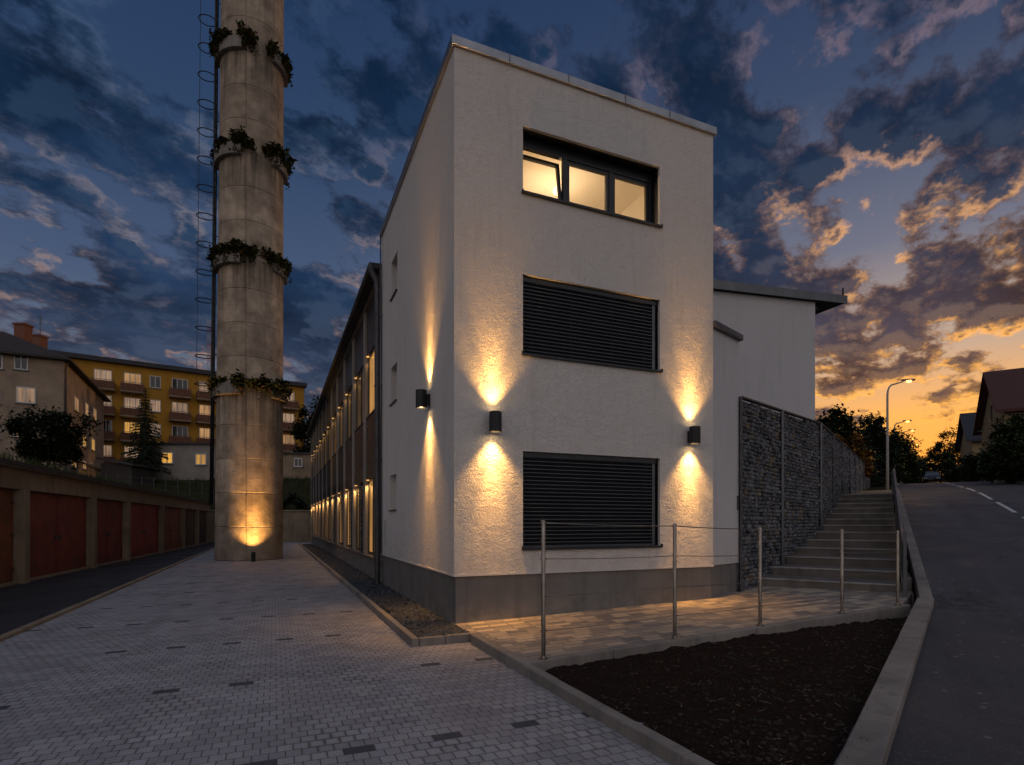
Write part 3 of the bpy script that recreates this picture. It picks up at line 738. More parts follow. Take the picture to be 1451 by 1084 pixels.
# one ground sheet to the horizon
m = MB(); m.quad((-3000, -400, -.12), (3000, -400, -.12), (3000, 3800, -.12), (-3000, 3800, -.12)); struct('ground', m, M['earth'])
TL, TK = W2L(on_z(0, 905))[0], -.74
m = MB(); m.grid(frange(TL + .06, 3.6, 24), frange(-14, 44, 60), lambda t, s: (t, s, 0.0)); struct('paving', m, M['paving'], loc=loc_b, rotz=TH)
def kerb_run(m, pts, w_, ztop, zbot, side=1, block=1.0, gap=.006):
    """row of kerb stones along a plan polyline, w_ wide to the given side"""
    for p, q in zip(pts, pts[1:]):
        p, q = Vector(p).to_2d(), Vector(q).to_2d(); L_ = (q - p).length; d = (q - p) / L_; n = Vector((d.y, -d.x)) * side * w_
        k = max(1, round(L_ / block))
        for i in range(k):
            a = p + d * (L_ * i / k + gap / 2); b = p + d * (L_ * (i + 1) / k - gap / 2); j = random.uniform(-.004, .004)
            zt_ = lambda v: (ztop(v.x, v.y) if callable(ztop) else ztop) + j
            bt = [a, b, b + n, a + n]
            m.hexa([(v.x, v.y, (zbot(v.x, v.y) if callable(zbot) else zbot)) for v in bt], [(v.x, v.y, zt_(v)) for v in bt])
m = MB(); kerb_run(m, [(TL, -14), (TL, 44)], .10, .045, -.1); struct('kerb', m, M['old_concrete'], loc=loc_b, rotz=TH, bevel=.008)
# gravel strip beside the building with its kerb
m = MB(); kerb_run(m, [(TK, -.70), (TK, WE + .5)], .085, .10, -.1, 1)
kerb_run(m, [(TK + .09, -.70), (.0, -.70)], .085, .10, -.1, -1, .42)
struct('kerb', m, M['kerb'], loc=loc_b, rotz=TH, bevel=.008)
ICO = None
def ico():
    global ICO
    if ICO is None:
        b = bmesh.new(); bmesh.ops.create_icosphere(b, subdivisions=1, radius=1)
        ICO = ([v.co.copy() for v in b.verts], [tuple(v.index for v in f.verts) for f in b.faces]); b.free()
    return ICO
def rock(m, c, r, flat=.65, rng=random):
    vs, fs = ico()
    rot = Matrix.Rotation(rng.random() * 6.28, 3, 'Z') @ Matrix.Rotation(rng.uniform(-.5, .5), 3, 'X')
    sx, sy, sz = rng.uniform(.75, 1.35), rng.uniform(.65, 1.0), rng.uniform(.7, 1.1) * flat
    m.add([Vector(c) + rot @ Vector((v.x * sx, v.y * sy, v.z * sz)) * r * rng.uniform(.82, 1.14) for v in vs], fs)
m = MB(); m.grid(frange(TK + .08, .04, 3), frange(-.62, WE, 40), lambda t, s: (t, s, .035)); struct('gravel_bed', m, M['earth'], loc=loc_b, rotz=TH)
m = MB(); rg = random.Random(3)
for i in range(5200):
    s = -.60 + (rg.random() ** 1.9) * (WE - 4); t = rg.uniform(TK + .11, .015)
    rock(m, (t, s, .030 + rg.random() * .045), rg.uniform(.026, .066) * (1 + s * .02), .85, rg)
o = obj('gravel', m, M['gravel_stone'], loc=loc_b, rotz=TH); tag(o, 'grey pebbles filling the strip at the foot of the building', 'gravel', kind='stuff')
# strip of asphalt in front of the garages
m = MB(); m.grid(frange(-13.5, TL - .001, 14), frange(-14, 44, 40), lambda t, s: (t, s, -.004)); struct('asphalt_strip', m, M['old_asphalt'], loc=loc_b, rotz=TH)

# ------------------------------------------------------------------ road frame on the right
K1 = Vector((6.41, 8.5, 0)); RA = R(33.5)
RD = Vector((math.sin(RA), math.cos(RA), 0)); RN = Vector((math.cos(RA), -math.sin(RA), 0))
def rc(d): return .0011 * max(0.0, d - 23.0) ** 2 if d > 23 else (.0 if d > 0 else -.0030 * d * d)
def zroad(d):
    if d < 0: return max(-.02, .25 + .036 * d)
    if d < 20: return .25 + .123 * d
    if d < 23.5: return 2.71 + .1 * (d - 20)
    if d < 76: q = d - 23.5; return 3.06 + .083 * q - .0005 * q * q
    return 6.04 + 1.2 * (1 - math.exp(-(d - 76) / 60.0)) * .4
def RW(d, w_, z=None, dz=0.0):
    p = K1 + RD * d + RN * (w_ + rc(d)); return Vector((p.x, p.y, (zroad(d) if z is None else z) + dz))
dd = frange(-22, 24, 46) + frange(26, 110, 42) + frange(120, 400, 14)
APEX = Vector((1.36, 2.62)); Kk = RW(0, -.22).to_2d(); BD = (APEX - Kk).normalized(); BN = Vector((-BD.y, BD.x))
if BN.dot(RN.to_2d()) < 0: BN = -BN
def road_pt(w_, d):
    p = RW(d, w_)
    if d < 0:                                   # the near end widens along the kerb of the bed
        l = Kk + BD * (-d) + BN * .19; r_ = RW(d, 5.55); q = w_ / 5.55
        p = Vector((l.x + (r_.x - l.x) * q, l.y + (r_.y - l.y) * q, p.z + .004))
    return p
m = MB(); m.grid([.0, 1.3, 2.6, 4.0, 5.55], dd, lambda w_, d: road_pt(w_, d)); struct('road', m, M['asphalt'], smooth=True)
m = MB()
d = -15.0
while d < 100:
    ds = [d + 3.4 * i / 4 for i in range(5)]
    m.grid([2.72, 2.84], ds, lambda w_, q: RW(q, w_, dz=.005)); d += 4.6
struct('road_marking', m, M['road_paint'])
# kerb stones: broad wall round the bed, narrow beyond
Kp = [RW(-11, -.2).to_2d(), RW(-7, -.2).to_2d(), RW(-3.2, -.2).to_2d(), RW(0, -.2).to_2d()]
P_near = on_z(1205, 1084, .10).to_2d(); Kk = RW(0, -.22).to_2d()
dirn = (P_near - Kk).normalized(); APEX = Vector((1.36, 2.62))
bedpts = [APEX - (Kk - APEX).normalized() * 1.2, Kk]
def zk(x, y):
    d = (Vector((x, y, 0)) - K1).dot(RD); return zroad(d) + .10
m = MB(); kerb_run(m, [bedpts[0], bedpts[1]], .21, lambda x, y: max(.10, zk(x, y)), -.2, 1, .95)
ks = [0.02] + [i * 1.0 for i in range(1, 30)] + [30 + 3 * i for i in range(1, 28)]
for a, b in zip(ks, ks[1:]):
    j = random.uniform(-.003, .003); g = .004
    q = [RW(a + g, -.19, dz=.10 + j), RW(b - g, -.19, dz=.10 + j), RW(b - g, -.02, dz=.10 + j), RW(a + g, -.02, dz=.10 + j)]
    m.hexa([v - Vector((0, 0, .75)) for v in q], q)
struct('kerb', m, M['kerb'], bevel=.012)
m = MB()
for a, b in zip(ks[4:], ks[5:]):
    q = [RW(a + .004, 5.56, dz=.11), RW(b - .004, 5.56, dz=.11), RW(b - .004, 5.68, dz=.11), RW(a + .004, 5.68, dz=.11)]
    m.hexa([v - Vector((0, 0, .5)) for v in q], q)
struct('kerb', m, M['kerb'])
m = MB(); m.grid([5.685, 7.0], [q for q in dd if 12 <= q <= 130], lambda w_, d: RW(d, w_, dz=.10)); struct('pavement', m, M['asphalt'])
rgz = lambda d, w_: zroad(d) + .06 + max(0, w_ - 7) * .02 + .05 * mnoise.noise((d * .3, w_ * .3, 0))
m = MB(); m.grid([6.98, 7.6, 8.4, 10, 13, 18, 26, 40, 70, 120], [q for q in dd if q >= -22], lambda w_, d: RW(d, w_, z=rgz(d, w_) - (.0 if d > 8 else .1))); struct('verge', m, M['earth'], smooth=True)
m = MB(); m.grid([5.69, 6.0, 6.98], [q for q in dd if q <= 12], lambda w_, d: RW(d, w_, dz=.06)); struct('verge', m, M['earth'], smooth=True)
# land on the left of the road, behind the stone wall and hall
def zleft(d, w_):
    b = zroad(d) + .02
    return b
m = MB(); m.grid([-120, -80, -50, -34, -26, -20, -14, -8, -5, -3.6, -1.6, -.20], [q for q in dd if q > 20], lambda w_, d: RW(d, w_, z=zleft(d, w_) - (.0 if w_ > -9 else min(1.2, (-9 - w_) * .06)))); struct('terrain', m, M['earth'], smooth=True)
# path at the head of the stairs
d0, TR, RI, NS = 1.1, .84, .166, 13
def zt(x, y):
    t, s = W2L((x, y)); return .10 + .0256 * max(t, 0) 
ZS = .26
dtop = d0 + TR * NS; ztop = ZS + RI * NS
def zpath(d): return ztop + (zroad(24) + .05 - ztop) * min(1, max(0, (d - dtop) / (24 - dtop)))
m = MB(); m.grid([-2.6, -1.5, -.22], frange(dtop - .05, 24.5, 14), lambda w_, d: RW(d, w_, z=zpath(d))); struct('path', m, M['old_concrete'])
m = MB(); m.grid([0, 1], frange(d0 + .3, 24.5, 30), lambda q, d: RW(d, -.215, z=(min(zroad(d), zpath(d)) - .6) if q == 0 else (max(zroad(d) - .1, min(zpath(d) - .02, ZS + RI * (d - d0) / TR - .25))))); struct('bank_face', m, M['earth'])
# terrace in front of the block
P1, P5 = on_z(770, 937, .105), at(1284, 860, 8.2)
TF = -2.22
c_ne = RW(d0, -.24); c_nw = RW(d0, -2.75)
front_r = RW(-.35, -.42)
poly = [L2W(-.02, TF), front_r, c_ne, c_nw, A_, L2W(W, .2), L2W(.02, .2)]
m = MB(); m.prism([(p.x, p.y) for p in poly], -.1, zt)
# put its vertices in the building frame so the paving pattern runs along the wall
m.v = [(*W2L(v), v[2]) for v in m.v]; struct('terrace', m, M['terrace_paving'], loc=loc_b, rotz=TH)
a, b = L2W(-.02, TF + .0), front_r
m = MB(); kerb_run(m, [(a.x, a.y), (b.x, b.y)], .13, lambda x, y: zt(x, y) + .012, -.15, 1, 1.12)
q0, q1 = L2W(-.02, -.74), L2W(-.02, TF - .10)
kerb_run(m, [(q0.x, q0.y), (q1.x, q1.y)], .12, .108, -.15, -1, .5)
ap = L2W(.0, TF - .32); apx = L2W(.0, TF - 3.6)
kerb_run(m, [(q1.x, q1.y), (apx.x, apx.y)], .10, .095, -.15, -1, .62)
struct('kerb', m, M['kerb'], bevel=.010)
# the bare planting bed
m = MB(); rg = random.Random(5)
def bed(u, v):
    l = L2W(.09, TF - .12).lerp(L2W(.09, TF - 3.4), v); r_ = Vector((Kk.x, Kk.y, 0)).lerp(Vector((APEX.x, APEX.y, 0)), v) + Vector((-.01, .06, 0))
    p = l.lerp(r_, u); mound = math.sin(PI * min(1, max(0, u))) * .05
    n = mnoise.noise((p.x * 3, p.y * 3, 0)) * .03 + mnoise.noise((p.x * 11, p.y * 11, 3)) * .018 + mnoise.noise((p.x * 30, p.y * 30, 8)) * .010
    return (p.x, p.y, .0 + .10 * u * (1 - v) + mound + n + .01)
m.grid(frange(0, 1, 150), frange(0, 1, 130), bed); struct('soil_bed', m, M['soil'], smooth=True)
m = MB(); m2 = MB()
for i in range(3800):
    u, v = rg.random(), rg.random() ** .8 * .96; p = Vector(bed(u, v))
    if mnoise.noise((p.x * 1.1, p.y * 1.1, 4)) < -.12 and rg.random() < .75: continue
    rock(m, p + Vector((0, 0, .003)), .004 + .020 * rg.random() ** 3.0, .75, rg)
for i in range(240):
    u, v = rg.random(), rg.random() * .96; p = Vector(bed(u, v)) + Vector((0, 0, .012)); a_ = rg.random() * 6.28; l = rg.uniform(.008, .028)
    dv = Vector((math.cos(a_), math.sin(a_), rg.uniform(-.2, .4))) * l; m2.bar(p - dv, p + dv, .005, .003)
for i in range(45):
    v = rg.random() * .95; q_ = Vector(bed(1.0, v)); c_ = Vector((RN.x, RN.y, 0)) * rg.random() ** 2 * .16; rock(m, (q_.x + c_.x + .02, q_.y + c_.y - .02, max(.102, zk(q_.x, q_.y) + .003)), rg.uniform(.002, .006), .7, rg)
tag(obj('soil_clods', m, M['soil_clod']), 'dark crumbs of earth over the bare planting bed', 'soil', kind='stuff')
tag(obj('wood_chips', m2, M['wood_chip']), 'pale wood chips and straws strewn on the planting bed', 'wood chips', kind='stuff')
# ------------------------------------------------------------------ stairs
st = thing('staircase', 'grey concrete steps climbing between the stone wall and the road', 'staircase', RW(d0, -1.5, z=ZS))
for k in range(NS):
    dA = d0 + TR * k; dB = dA + TR + (.02 if k < NS - 1 else .3)
    wl = -2.78 + .03 * k
    q = [RW(dA, wl, z=0), RW(dB, wl, z=0), RW(dB, -.40, z=0), RW(dA, -.40, z=0)]
    z1 = ZS + RI * (k + 1); j = random.uniform(-.006, .006)
    m = MB(); m.hexa([(v.x - st.location.x, v.y - st.location.y, -.5) for v in q], [(v.x - st.location.x, v.y - st.location.y, z1 + j - ZS) for v in q])
    so_ = obj('step', m, M['step'], st, bevel=.012)
    n0, n1 = RW(dA - .012, wl, z=0), RW(dA + .07, wl, z=0); n2, n3 = RW(dA + .07, -.41, z=0), RW(dA - .012, -.41, z=0); lx = st.location
    m = MB(); m.hexa([(v.x - lx.x, v.y - lx.y, z1 + j - ZS - .022) for v in (n0, n1, n2, n3)], [(v.x - lx.x, v.y - lx.y, z1 + j - ZS + .004) for v in (n0, n1, n2, n3)]); obj('nosing', m, M['nosing'], so_, bevel=.006)
# stepped side blocks between stairs and kerb
m = MB()
for k in range(0, NS):
    dA = d0 - .1 + TR * k; z1 = zroad(dA) + .02 + .10 * (k % 2) - .12
    q = [RW(dA, -.38, z=0), RW(dA + TR * .8, -.38, z=0), RW(dA + TR * .8, -.22, z=0), RW(dA, -.22, z=0)]
    m.hexa([(v.x - st.location.x, v.y - st.location.y, -.6) for v in q], [(v.x - st.location.x, v.y - st.location.y, z1 - ZS) for v in q])
obj('side_block', m, M['kerb'], st, bevel=.01)
# ------------------------------------------------------------------ railings
ra_ = thing('wire_railing', 'low steel post railing with thin wires along the terrace edge', 'railing', (P1.x, P1.y, 0))
posts = []
for px, yb, yt in ((770, 934, 737), (956, 907, 742), (1077, 888, 747), (1193, 871, 750), (1280, 858, 752)):
    # post feet stand on the terrace kerb
    r = (px - CX) / F; a, b = L2W(-.02, TF - .06), front_r + Vector((-.05, -.06, 0))
    # intersect bearing with the kerb line
    ex, ey = b.x - a.x, b.y - a.y; k = (r * a.y - a.x) / (ex - r * ey); k = min(k, .985)
    p = a + Vector((ex, ey, 0)) * k; zb = zt(p.x, p.y) + .012; ztp = EYE - (yt - HY) / F * p.y
    posts.append((Vector((p.x, p.y, zb)), ztp))
org = ra_.location
for p, ztp in posts:
    m = MB(); q = p - org
    m.lathe([(.021, 0), (.021, ztp - p.z - .006), (.017, ztp - p.z)], (q.x, q.y, p.z), 16)
    pst = obj('post', m, M['steel'], ra_, auto=40)
    m = MB(); m.lathe([(.055, 0), (.055, .008), (.030, .011), (.027, .03)], (q.x, q.y, p.z), 20); obj('base_plate', m, M['steel'], pst, auto=35)
    m = MB()
    for f in (.02, .28, .55, .80):
        zz = ztp - f * (ztp - p.z); m.tube([(q.x - .033, q.y - .012, zz), (q.x + .033, q.y + .012, zz)], .007, 8)
    obj('wire_clamp', m, M['steel'], pst, smooth=True)
for f, rr in ((.02, .006), (.28, .0045), (.55, .0045), (.80, .0045)):
    m = MB(); pts = []
    for (p, ztp), (p2, zt2) in zip(posts, posts[1:]):
        for i in range(8):
            q = i / 8; sag = .010 * math.sin(PI * q)
            pts.append(p.lerp(p2, q).to_2d().to_3d() + Vector((0, 0, (ztp - f * (ztp - p.z)) * (1 - q) + (zt2 - f * (zt2 - p2.z)) * q - sag)) - Vector((org.x, org.y, 0)))
    p, ztp = posts[-1]; pts.append(Vector((p.x - org.x, p.y - org.y, ztp - f * (ztp - p.z))))
    m.tube(pts, rr, 6); obj('wire', m, M['steel'], ra_, smooth=True)
sr = thing('stair_railing', 'grey metal railing with a panel climbing beside the steps', 'railing', RW(d0, -.36, z=ZS))
so = sr.location
def rz_(d): return ZS + RI * max(0, (min(d, dtop) - d0)) / TR + max(0, zpath(d) - ztop) if d > d0 else ZS
RQ = [.55 + 1.9 * i for i in range(9)]
for i, d in enumerate(RQ):
    m = MB(); b_ = RW(d, -.36, z=rz_(d) + (.0 if i else .02)) - so; m.bar(b_, b_ + Vector((0, 0, .86 if i else 1.08)), .05, .05, up=RN); obj('post', m, M['grey_metal'], sr, bevel=.004)
for hh, ww in ((.86, .05), (.12, .03)):
    m = MB()
    for a, b in zip(RQ, RQ[1:]): m.bar(RW(a, -.36, z=rz_(a) + hh) - so, RW(b, -.36, z=rz_(b) + hh) - so, ww, .03)
    obj('rail', m, M['grey_metal'], sr)
for a, b in zip(RQ, RQ[1:]):
    m = MB(); p, q = RW(a + .06, -.375, z=rz_(a) + .17) - so, RW(b - .06, -.375, z=rz_(b) + .17) - so; u_ = Vector((0, 0, .62)); nn = RN * .012
    m.hexa((p, q, q + nn, p + nn), (p + u_, q + u_, q + u_ + nn, p + u_ + nn)); obj('panel', m, M['grey_metal'], sr)
# ------------------------------------------------------------------ stone-filled wall
GB = at(1160, 760, 14.3); A2 = Vector((A_.x, A_.y, 0)); B2 = Vector((GB.x, GB.y, 0)); E2 = Vector((22.0, 34.6, 0))
gw = thing('stone_basket_wall', 'dark stone filled wire basket wall stepping up behind the stairs', 'wall', (A2.x, A2.y, 0))
nodes = [(A2, at(1047, 563, 10.2).z), (A2.lerp(B2, 2.35 / 5.51), at(1105, 582, A2.lerp(B2, 2.35 / 5.51).y).z), (B2, at(1160, 600, 14.3).z)]
for i in range(1, 9):
    p = B2.lerp(E2, i / 8.0); nodes.append((p, nodes[2][1] + (at(1232, 662, 34.6).z - nodes[2][1]) * (i / 8.0)))
rg = random.Random(11); go = gw.location
for i, ((p, zp), (q, zq)) in enumerate(zip(nodes, nodes[1:])):
    dv = (q - p); L_ = dv.length; dv /= L_; nv = Vector((dv.y, -dv.x, 0))     # towards the stairs
    base = lambda k: max(-.05, ZS + RI * ((p + dv * k - K1).dot(RD) - d0) / TR - .5) if (p + dv * k - K1).dot(RD) < dtop else ztop - .4 + max(0, zpath((p + dv * k - K1).dot(RD)) - ztop)
    m = MB(); bk = [p - nv * .45, q - nv * .45, q - nv * .05, p - nv * .05]
    m.hexa([(v.x - go.x, v.y - go.y, -.2) for v in bk], [(v.x - go.x, v.y - go.y, z - .03) for v, z in zip(bk, (zp, zq, zq, zp))])
    # stones
    big = 1.0 if i < 3 else 1.2; st_ = .125 * big
    k = 0.03
    rows = int((max(zp, zq) + .2) / (st_ * .62)) + 1
    for rI in range(rows):
        z = min(base(0), base(L_)) + rI * st_ * .62; k = rg.uniform(0, st_)
        while k < L_ - .02:
            wst = st_ * rg.uniform(.55, 1.3); top = zp + (zq - zp) * (k + wst / 2) / L_
            if base(k) - .1 < z < top - .05:
                c = p + dv * (k + wst / 2) - go; rr = wst * .56
                vs, fs = ico(); ang = rg.uniform(-.6, .6); out = rg.uniform(-.035, .02)
                ca, sa_ = math.cos(ang), math.sin(ang); hz_ = rg.uniform(.5, .8)
                pts = []
                for v in vs:
                    e = rr * rg.uniform(.80, 1.12); lx, lz = v.x * e, v.z * e * hz_; ly = v.y * e * .7
                    pts.append(Vector((c.x, c.y, z)) + dv * (lx * ca - lz * sa_) + Vector((0, 0, lx * sa_ + lz * ca)) + nv * (ly + out - .01))
                m.add(pts, fs)
            k += wst * .9
    pn = obj('stone_panel', m, M['gabion_stone'], gw)
    m = MB()
    if i < 4:
        k = .1
        while k < L_:
            a = p + dv * k + nv * .055 - go; m.bar((a.x, a.y, base(k) - .1), (a.x, a.y, zp + (zq - zp) * k / L_), .004, .004); k += .2
        z = .1
        while z < min(zp, zq):
            a, b = p + nv * .058 - go, q + nv * .058 - go; m.bar((a.x, a.y, z), (b.x, b.y, z), .004, .004); z += .2
        obj('wire_mesh', m, M['dark_steel'], pn)
    m = MB(); a, b = p + nv * .02 - go, q + nv * .02 - go; m.bar((a.x, a.y, zp + .0), (b.x, b.y, zq + .0), .10, .03); obj('top_rail', m, M['dark_steel'], gw)
    m = MB(); a = q + nv * .05 - go; m.box(a.x - .022, a.x + .022, a.y - .03, a.y + .03, base(L_) - .4, zq + .01); obj('post', m, M['grey_metal'] if i < 2 else M['dark_steel'], gw)
m = MB(); a = A2 + Vector((.02, -.03, 0)) - go; m.box(a.x - .02, a.x + .02, a.y - .03, a.y + .03, 0, nodes[0][1]); obj('post', m, M['dark_steel'], gw)
# ------------------------------------------------------------------ chimney
CY = 22.9; CXc = (353.5 - CX) / F * CY
ch = thing('chimney', 'tall round concrete chimney with planted ledges and a caged ladder', 'chimney', (CXc, CY, 0))
def lean(z): return .0063 * z
def rad(z): return 1.262 - .0042 * z
m = MB(); n = 64; zs_ = [-.2, 0] + [i * 1.32 for i in range(1, 24)]
vs = []; fs = []
for z in zs_:
    for j in range(n): a = 2 * PI * j / n; vs.append((rad(z) * math.cos(a) + lean(z), rad(z) * math.sin(a), z))
for i in range(len(zs_) - 1):
    for j in range(n): fs.append((i * n + j, i * n + (j + 1) % n, (i + 1) * n + (j + 1) % n, (i + 1) * n + j))
m.add(vs, fs); obj('shaft', m, M['chimney_concrete'], ch, smooth=True)
FA = math.atan2(-CY, -CXc)               # direction of the viewer's side
def cpt(phi, r, z): a = FA + R(phi); return Vector((r * math.cos(a) + lean(z), r * math.sin(a), z))
def arc_block(m, p0, p1, r0, r1, z0, z1, n=12):
    vs = []
    for i in range(n + 1):
        p = p0 + (p1 - p0) * i / n
        vs += [cpt(p, r0, z0), cpt(p, r1, z0), cpt(p, r1, z1), cpt(p, r0, z1)]
    fs = [(i * 4 + a, i * 4 + (a + 1) % 4, i * 4 + 4 + (a + 1) % 4, i * 4 + 4 + a) for i in range(n) for a in range(4)] + [(3, 2, 1, 0), tuple(n * 4 + a for a in range(4))]
    m.add(vs, fs)
for zc_ in RINGS:
    r_ = rad(zc_)
    for p0, p1 in ((-102, -17), (36, 100), (125, 215)):
        m = MB(); arc_block(m, p0, p1, r_ - .03, r_ + .17, zc_ - .30, zc_ + .14); obj('ledge', m, M['kerb'], ch, bevel=.012)
def leaf_faces(m, p, size, rng, droop=.3, long_=1.6):
    a = rng.random() * 6.283; el = rng.uniform(-.9, .7) - droop * .5
    d = Vector((math.cos(a) * math.cos(el), math.sin(a) * math.cos(el), math.sin(el)))
    s_ = Vector((-math.sin(a), math.cos(a), rng.uniform(-.5, .5))).normalized()
    L_ = size * rng.uniform(.6, 1.3) * long_ * .5; w_ = size * rng.uniform(.3, .5)
    p = Vector(p); m.add((p - d * L_, p + s_ * w_, p + d * L_, p - s_ * w_), ((0, 1, 2, 3),))
pl_lab = ['leafy plants on the topmost ledge of the chimney', 'leafy plants on the second ledge from the top of the chimney',
          'leafy plants on the third ledge from the top of the chimney', 'leafy plants on the lowest ledge of the chimney']
for q, zc_ in enumerate(RINGS):
    rg = random.Random(40 + q); r_ = rad(zc_)
    o = thing('ledge_plant', pl_lab[q], 'plant', (CXc + lean(zc_), CY, zc_), 0, 'plants on the chimney ledges')
    m = MB(); md = MB(); mf = MB(); ms = MB()
    off = Vector((lean(zc_), 0, zc_))
    for c in range(64):
        phi = rg.uniform(-104, 102)
        if mnoise.noise((phi * .03, q * 5.1, 7)) < -.22: continue
        hh = rg.uniform(.10, .34) + .34 * max(0, mnoise.noise((phi * .035, q * 3.7, 1))) * (1.0 if abs(phi) > 14 else .6) * (1.35 if rg.random() < .2 else 1)
        base = cpt(phi, r_ + rg.uniform(.02, .16), zc_ + .05) - off
        tip = base + Vector((rg.uniform(-.15, .15), rg.uniform(-.15, .15), hh)) + (cpt(phi, 1, 0) - cpt(phi, 0, 0)) * rg.uniform(-.02, .10)
        ms.tube([base, base.lerp(tip, .5) + Vector((0, 0, .04)), tip], [.008, .006, .003], 4)
        for i in range(46):
            f = rg.uniform(.1, 1.05); p = base.lerp(tip, f) + Vector([rg.gauss(0, .07) for _ in range(3)])
            leaf_faces(m if rg.random() < .86 else md, p, rg.uniform(.08, .16), rg)
        if rg.random() < .22:
            for i in range(10): leaf_faces(mf, tip + Vector([rg.gauss(0, .05) for _ in range(3)]), .06, rg)
        if rg.random() < .40:                                   # trailing shoots
            e = base + (cpt(phi, 1, 0) - cpt(phi, 0, 0)) * .14 + Vector((0, 0, -rg.uniform(.2, .5)))
            for i in range(14): leaf_faces(m if rg.random() < .7 else md, base.lerp(e, rg.random()) + Vector([rg.gauss(0, .05) for _ in range(3)]), .09, rg)
    nf = [len(q_.f) for q_ in (m, md, mf, ms)]
    for q_ in (md, mf, ms): m.add(q_.v, q_.f)
    fo_ = obj('foliage', m, M['ledge_leaf'], o)
    for k_ in ('ledge_dry_leaf', 'ledge_flower', 'bark'): fo_.data.materials.append(M[k_])
    fo_.data.polygons.foreach_set('material_index', [0] * nf[0] + [1] * nf[1] + [2] * nf[2] + [3] * nf[3])
# ladder with safety hoops on the flank
LP = -98.5
m = MB(); zz = [2.2, 8, 14, 20, 26, 30]
for dp in (-7.5, 7.5):
    m = MB(); m.tube([cpt(LP + dp, rad(z) + .17, z) for z in zz], .040, 8); lad = obj('ladder_rail', m, M['black_metal'], ch, smooth=True)
z = 2.4
while z < 29.5:
    m = MB(); m.tube([cpt(LP - 7.5, rad(z) + .17, z), cpt(LP + 7.5, rad(z) + .17, z)], .012, 6); z += .3; obj('rung', m, M['black_metal'], ch)
z = 7.0; hoops = []
while z < 29:
    pts = []; c = cpt(LP, rad(z) + .17, z); er = (cpt(LP, 1, z) - cpt(LP, 0, z)).normalized(); et = Vector((-er.y, er.x, 0))
    for i in range(15):
        a = R(-162 + 324 * i / 14); pts.append(c + er * (.27 + .28 * math.cos(a)) * 1.15 + et * .27 * math.sin(a))
    m = MB(); m.tube(pts, .020, 6); hoops.append(obj('ladder_hoop', m, M['black_metal'], ch, smooth=True)); z += 1.12
m = MB(); m.tube([cpt(LP, rad(z) + .74, z) for z in (7.0, 18, 28.5)], .011, 5); obj('cage_strap', m, M['black_metal'], ch)
for z in (3.5, 8.2, 12.9, 17.5, 22.2):
    m = MB(); m.tube([cpt(LP + 7.5, rad(z) - .02, z), cpt(LP + 7.5, rad(z) + .17, z)], .02, 6); obj('ladder_bracket', m, M['black_metal'], ch)
# ground spot at its foot
p = at(359, 740, 21.38); p.z = 0
sp_ = thing('ground_spotlight', 'small black bollard spotlight lit at the foot of the chimney', 'spotlight', p)
m = MB(); m.lathe([(.085, 0), (.085, .02), (.075, .03), (.075, .33), (.082, .335), (.082, .37), (.066, .37), (.066, .34)], (0, 0, 0), 20, False); obj('body', m, M['black_metal'], sp_, auto=35)
m = MB(); m.lathe([(.064, .345), (.04, .352), (.001, .354)], (0, 0, 0), 16, False); obj('lens', m, M['lamp_lens'], sp_, smooth=True)
to = (Vector((CXc, CY, 0)) - Vector((p.x, p.y, 0))).normalized()
lamp('beam', 'SPOT', (0, 0, .37), 600, (1, .48, .12), sp_, aim=to * .14 + Vector((0, 0, 1)), size=.03, cone=46, blend=1.0)
lamp('flood', 'SPOT', (0, 0, .37), 380, (1, .50, .13), sp_, aim=to * .28 + Vector((0, 0, 1)), size=.03, cone=110, blend=1.0)

# ------------------------------------------------------------------ row of garages
G0 = Vector((-12.1, 13.87, 0)); GA = R(20.3); GD = Vector((-math.sin(GA), math.cos(GA), 0)); GL_ = Vector((-math.cos(GA), -math.sin(GA), 0))
ga = thing('garage_row', 'low row of concrete garages with worn red double doors', 'garages', G0, math.atan2(GD.y, GD.x))
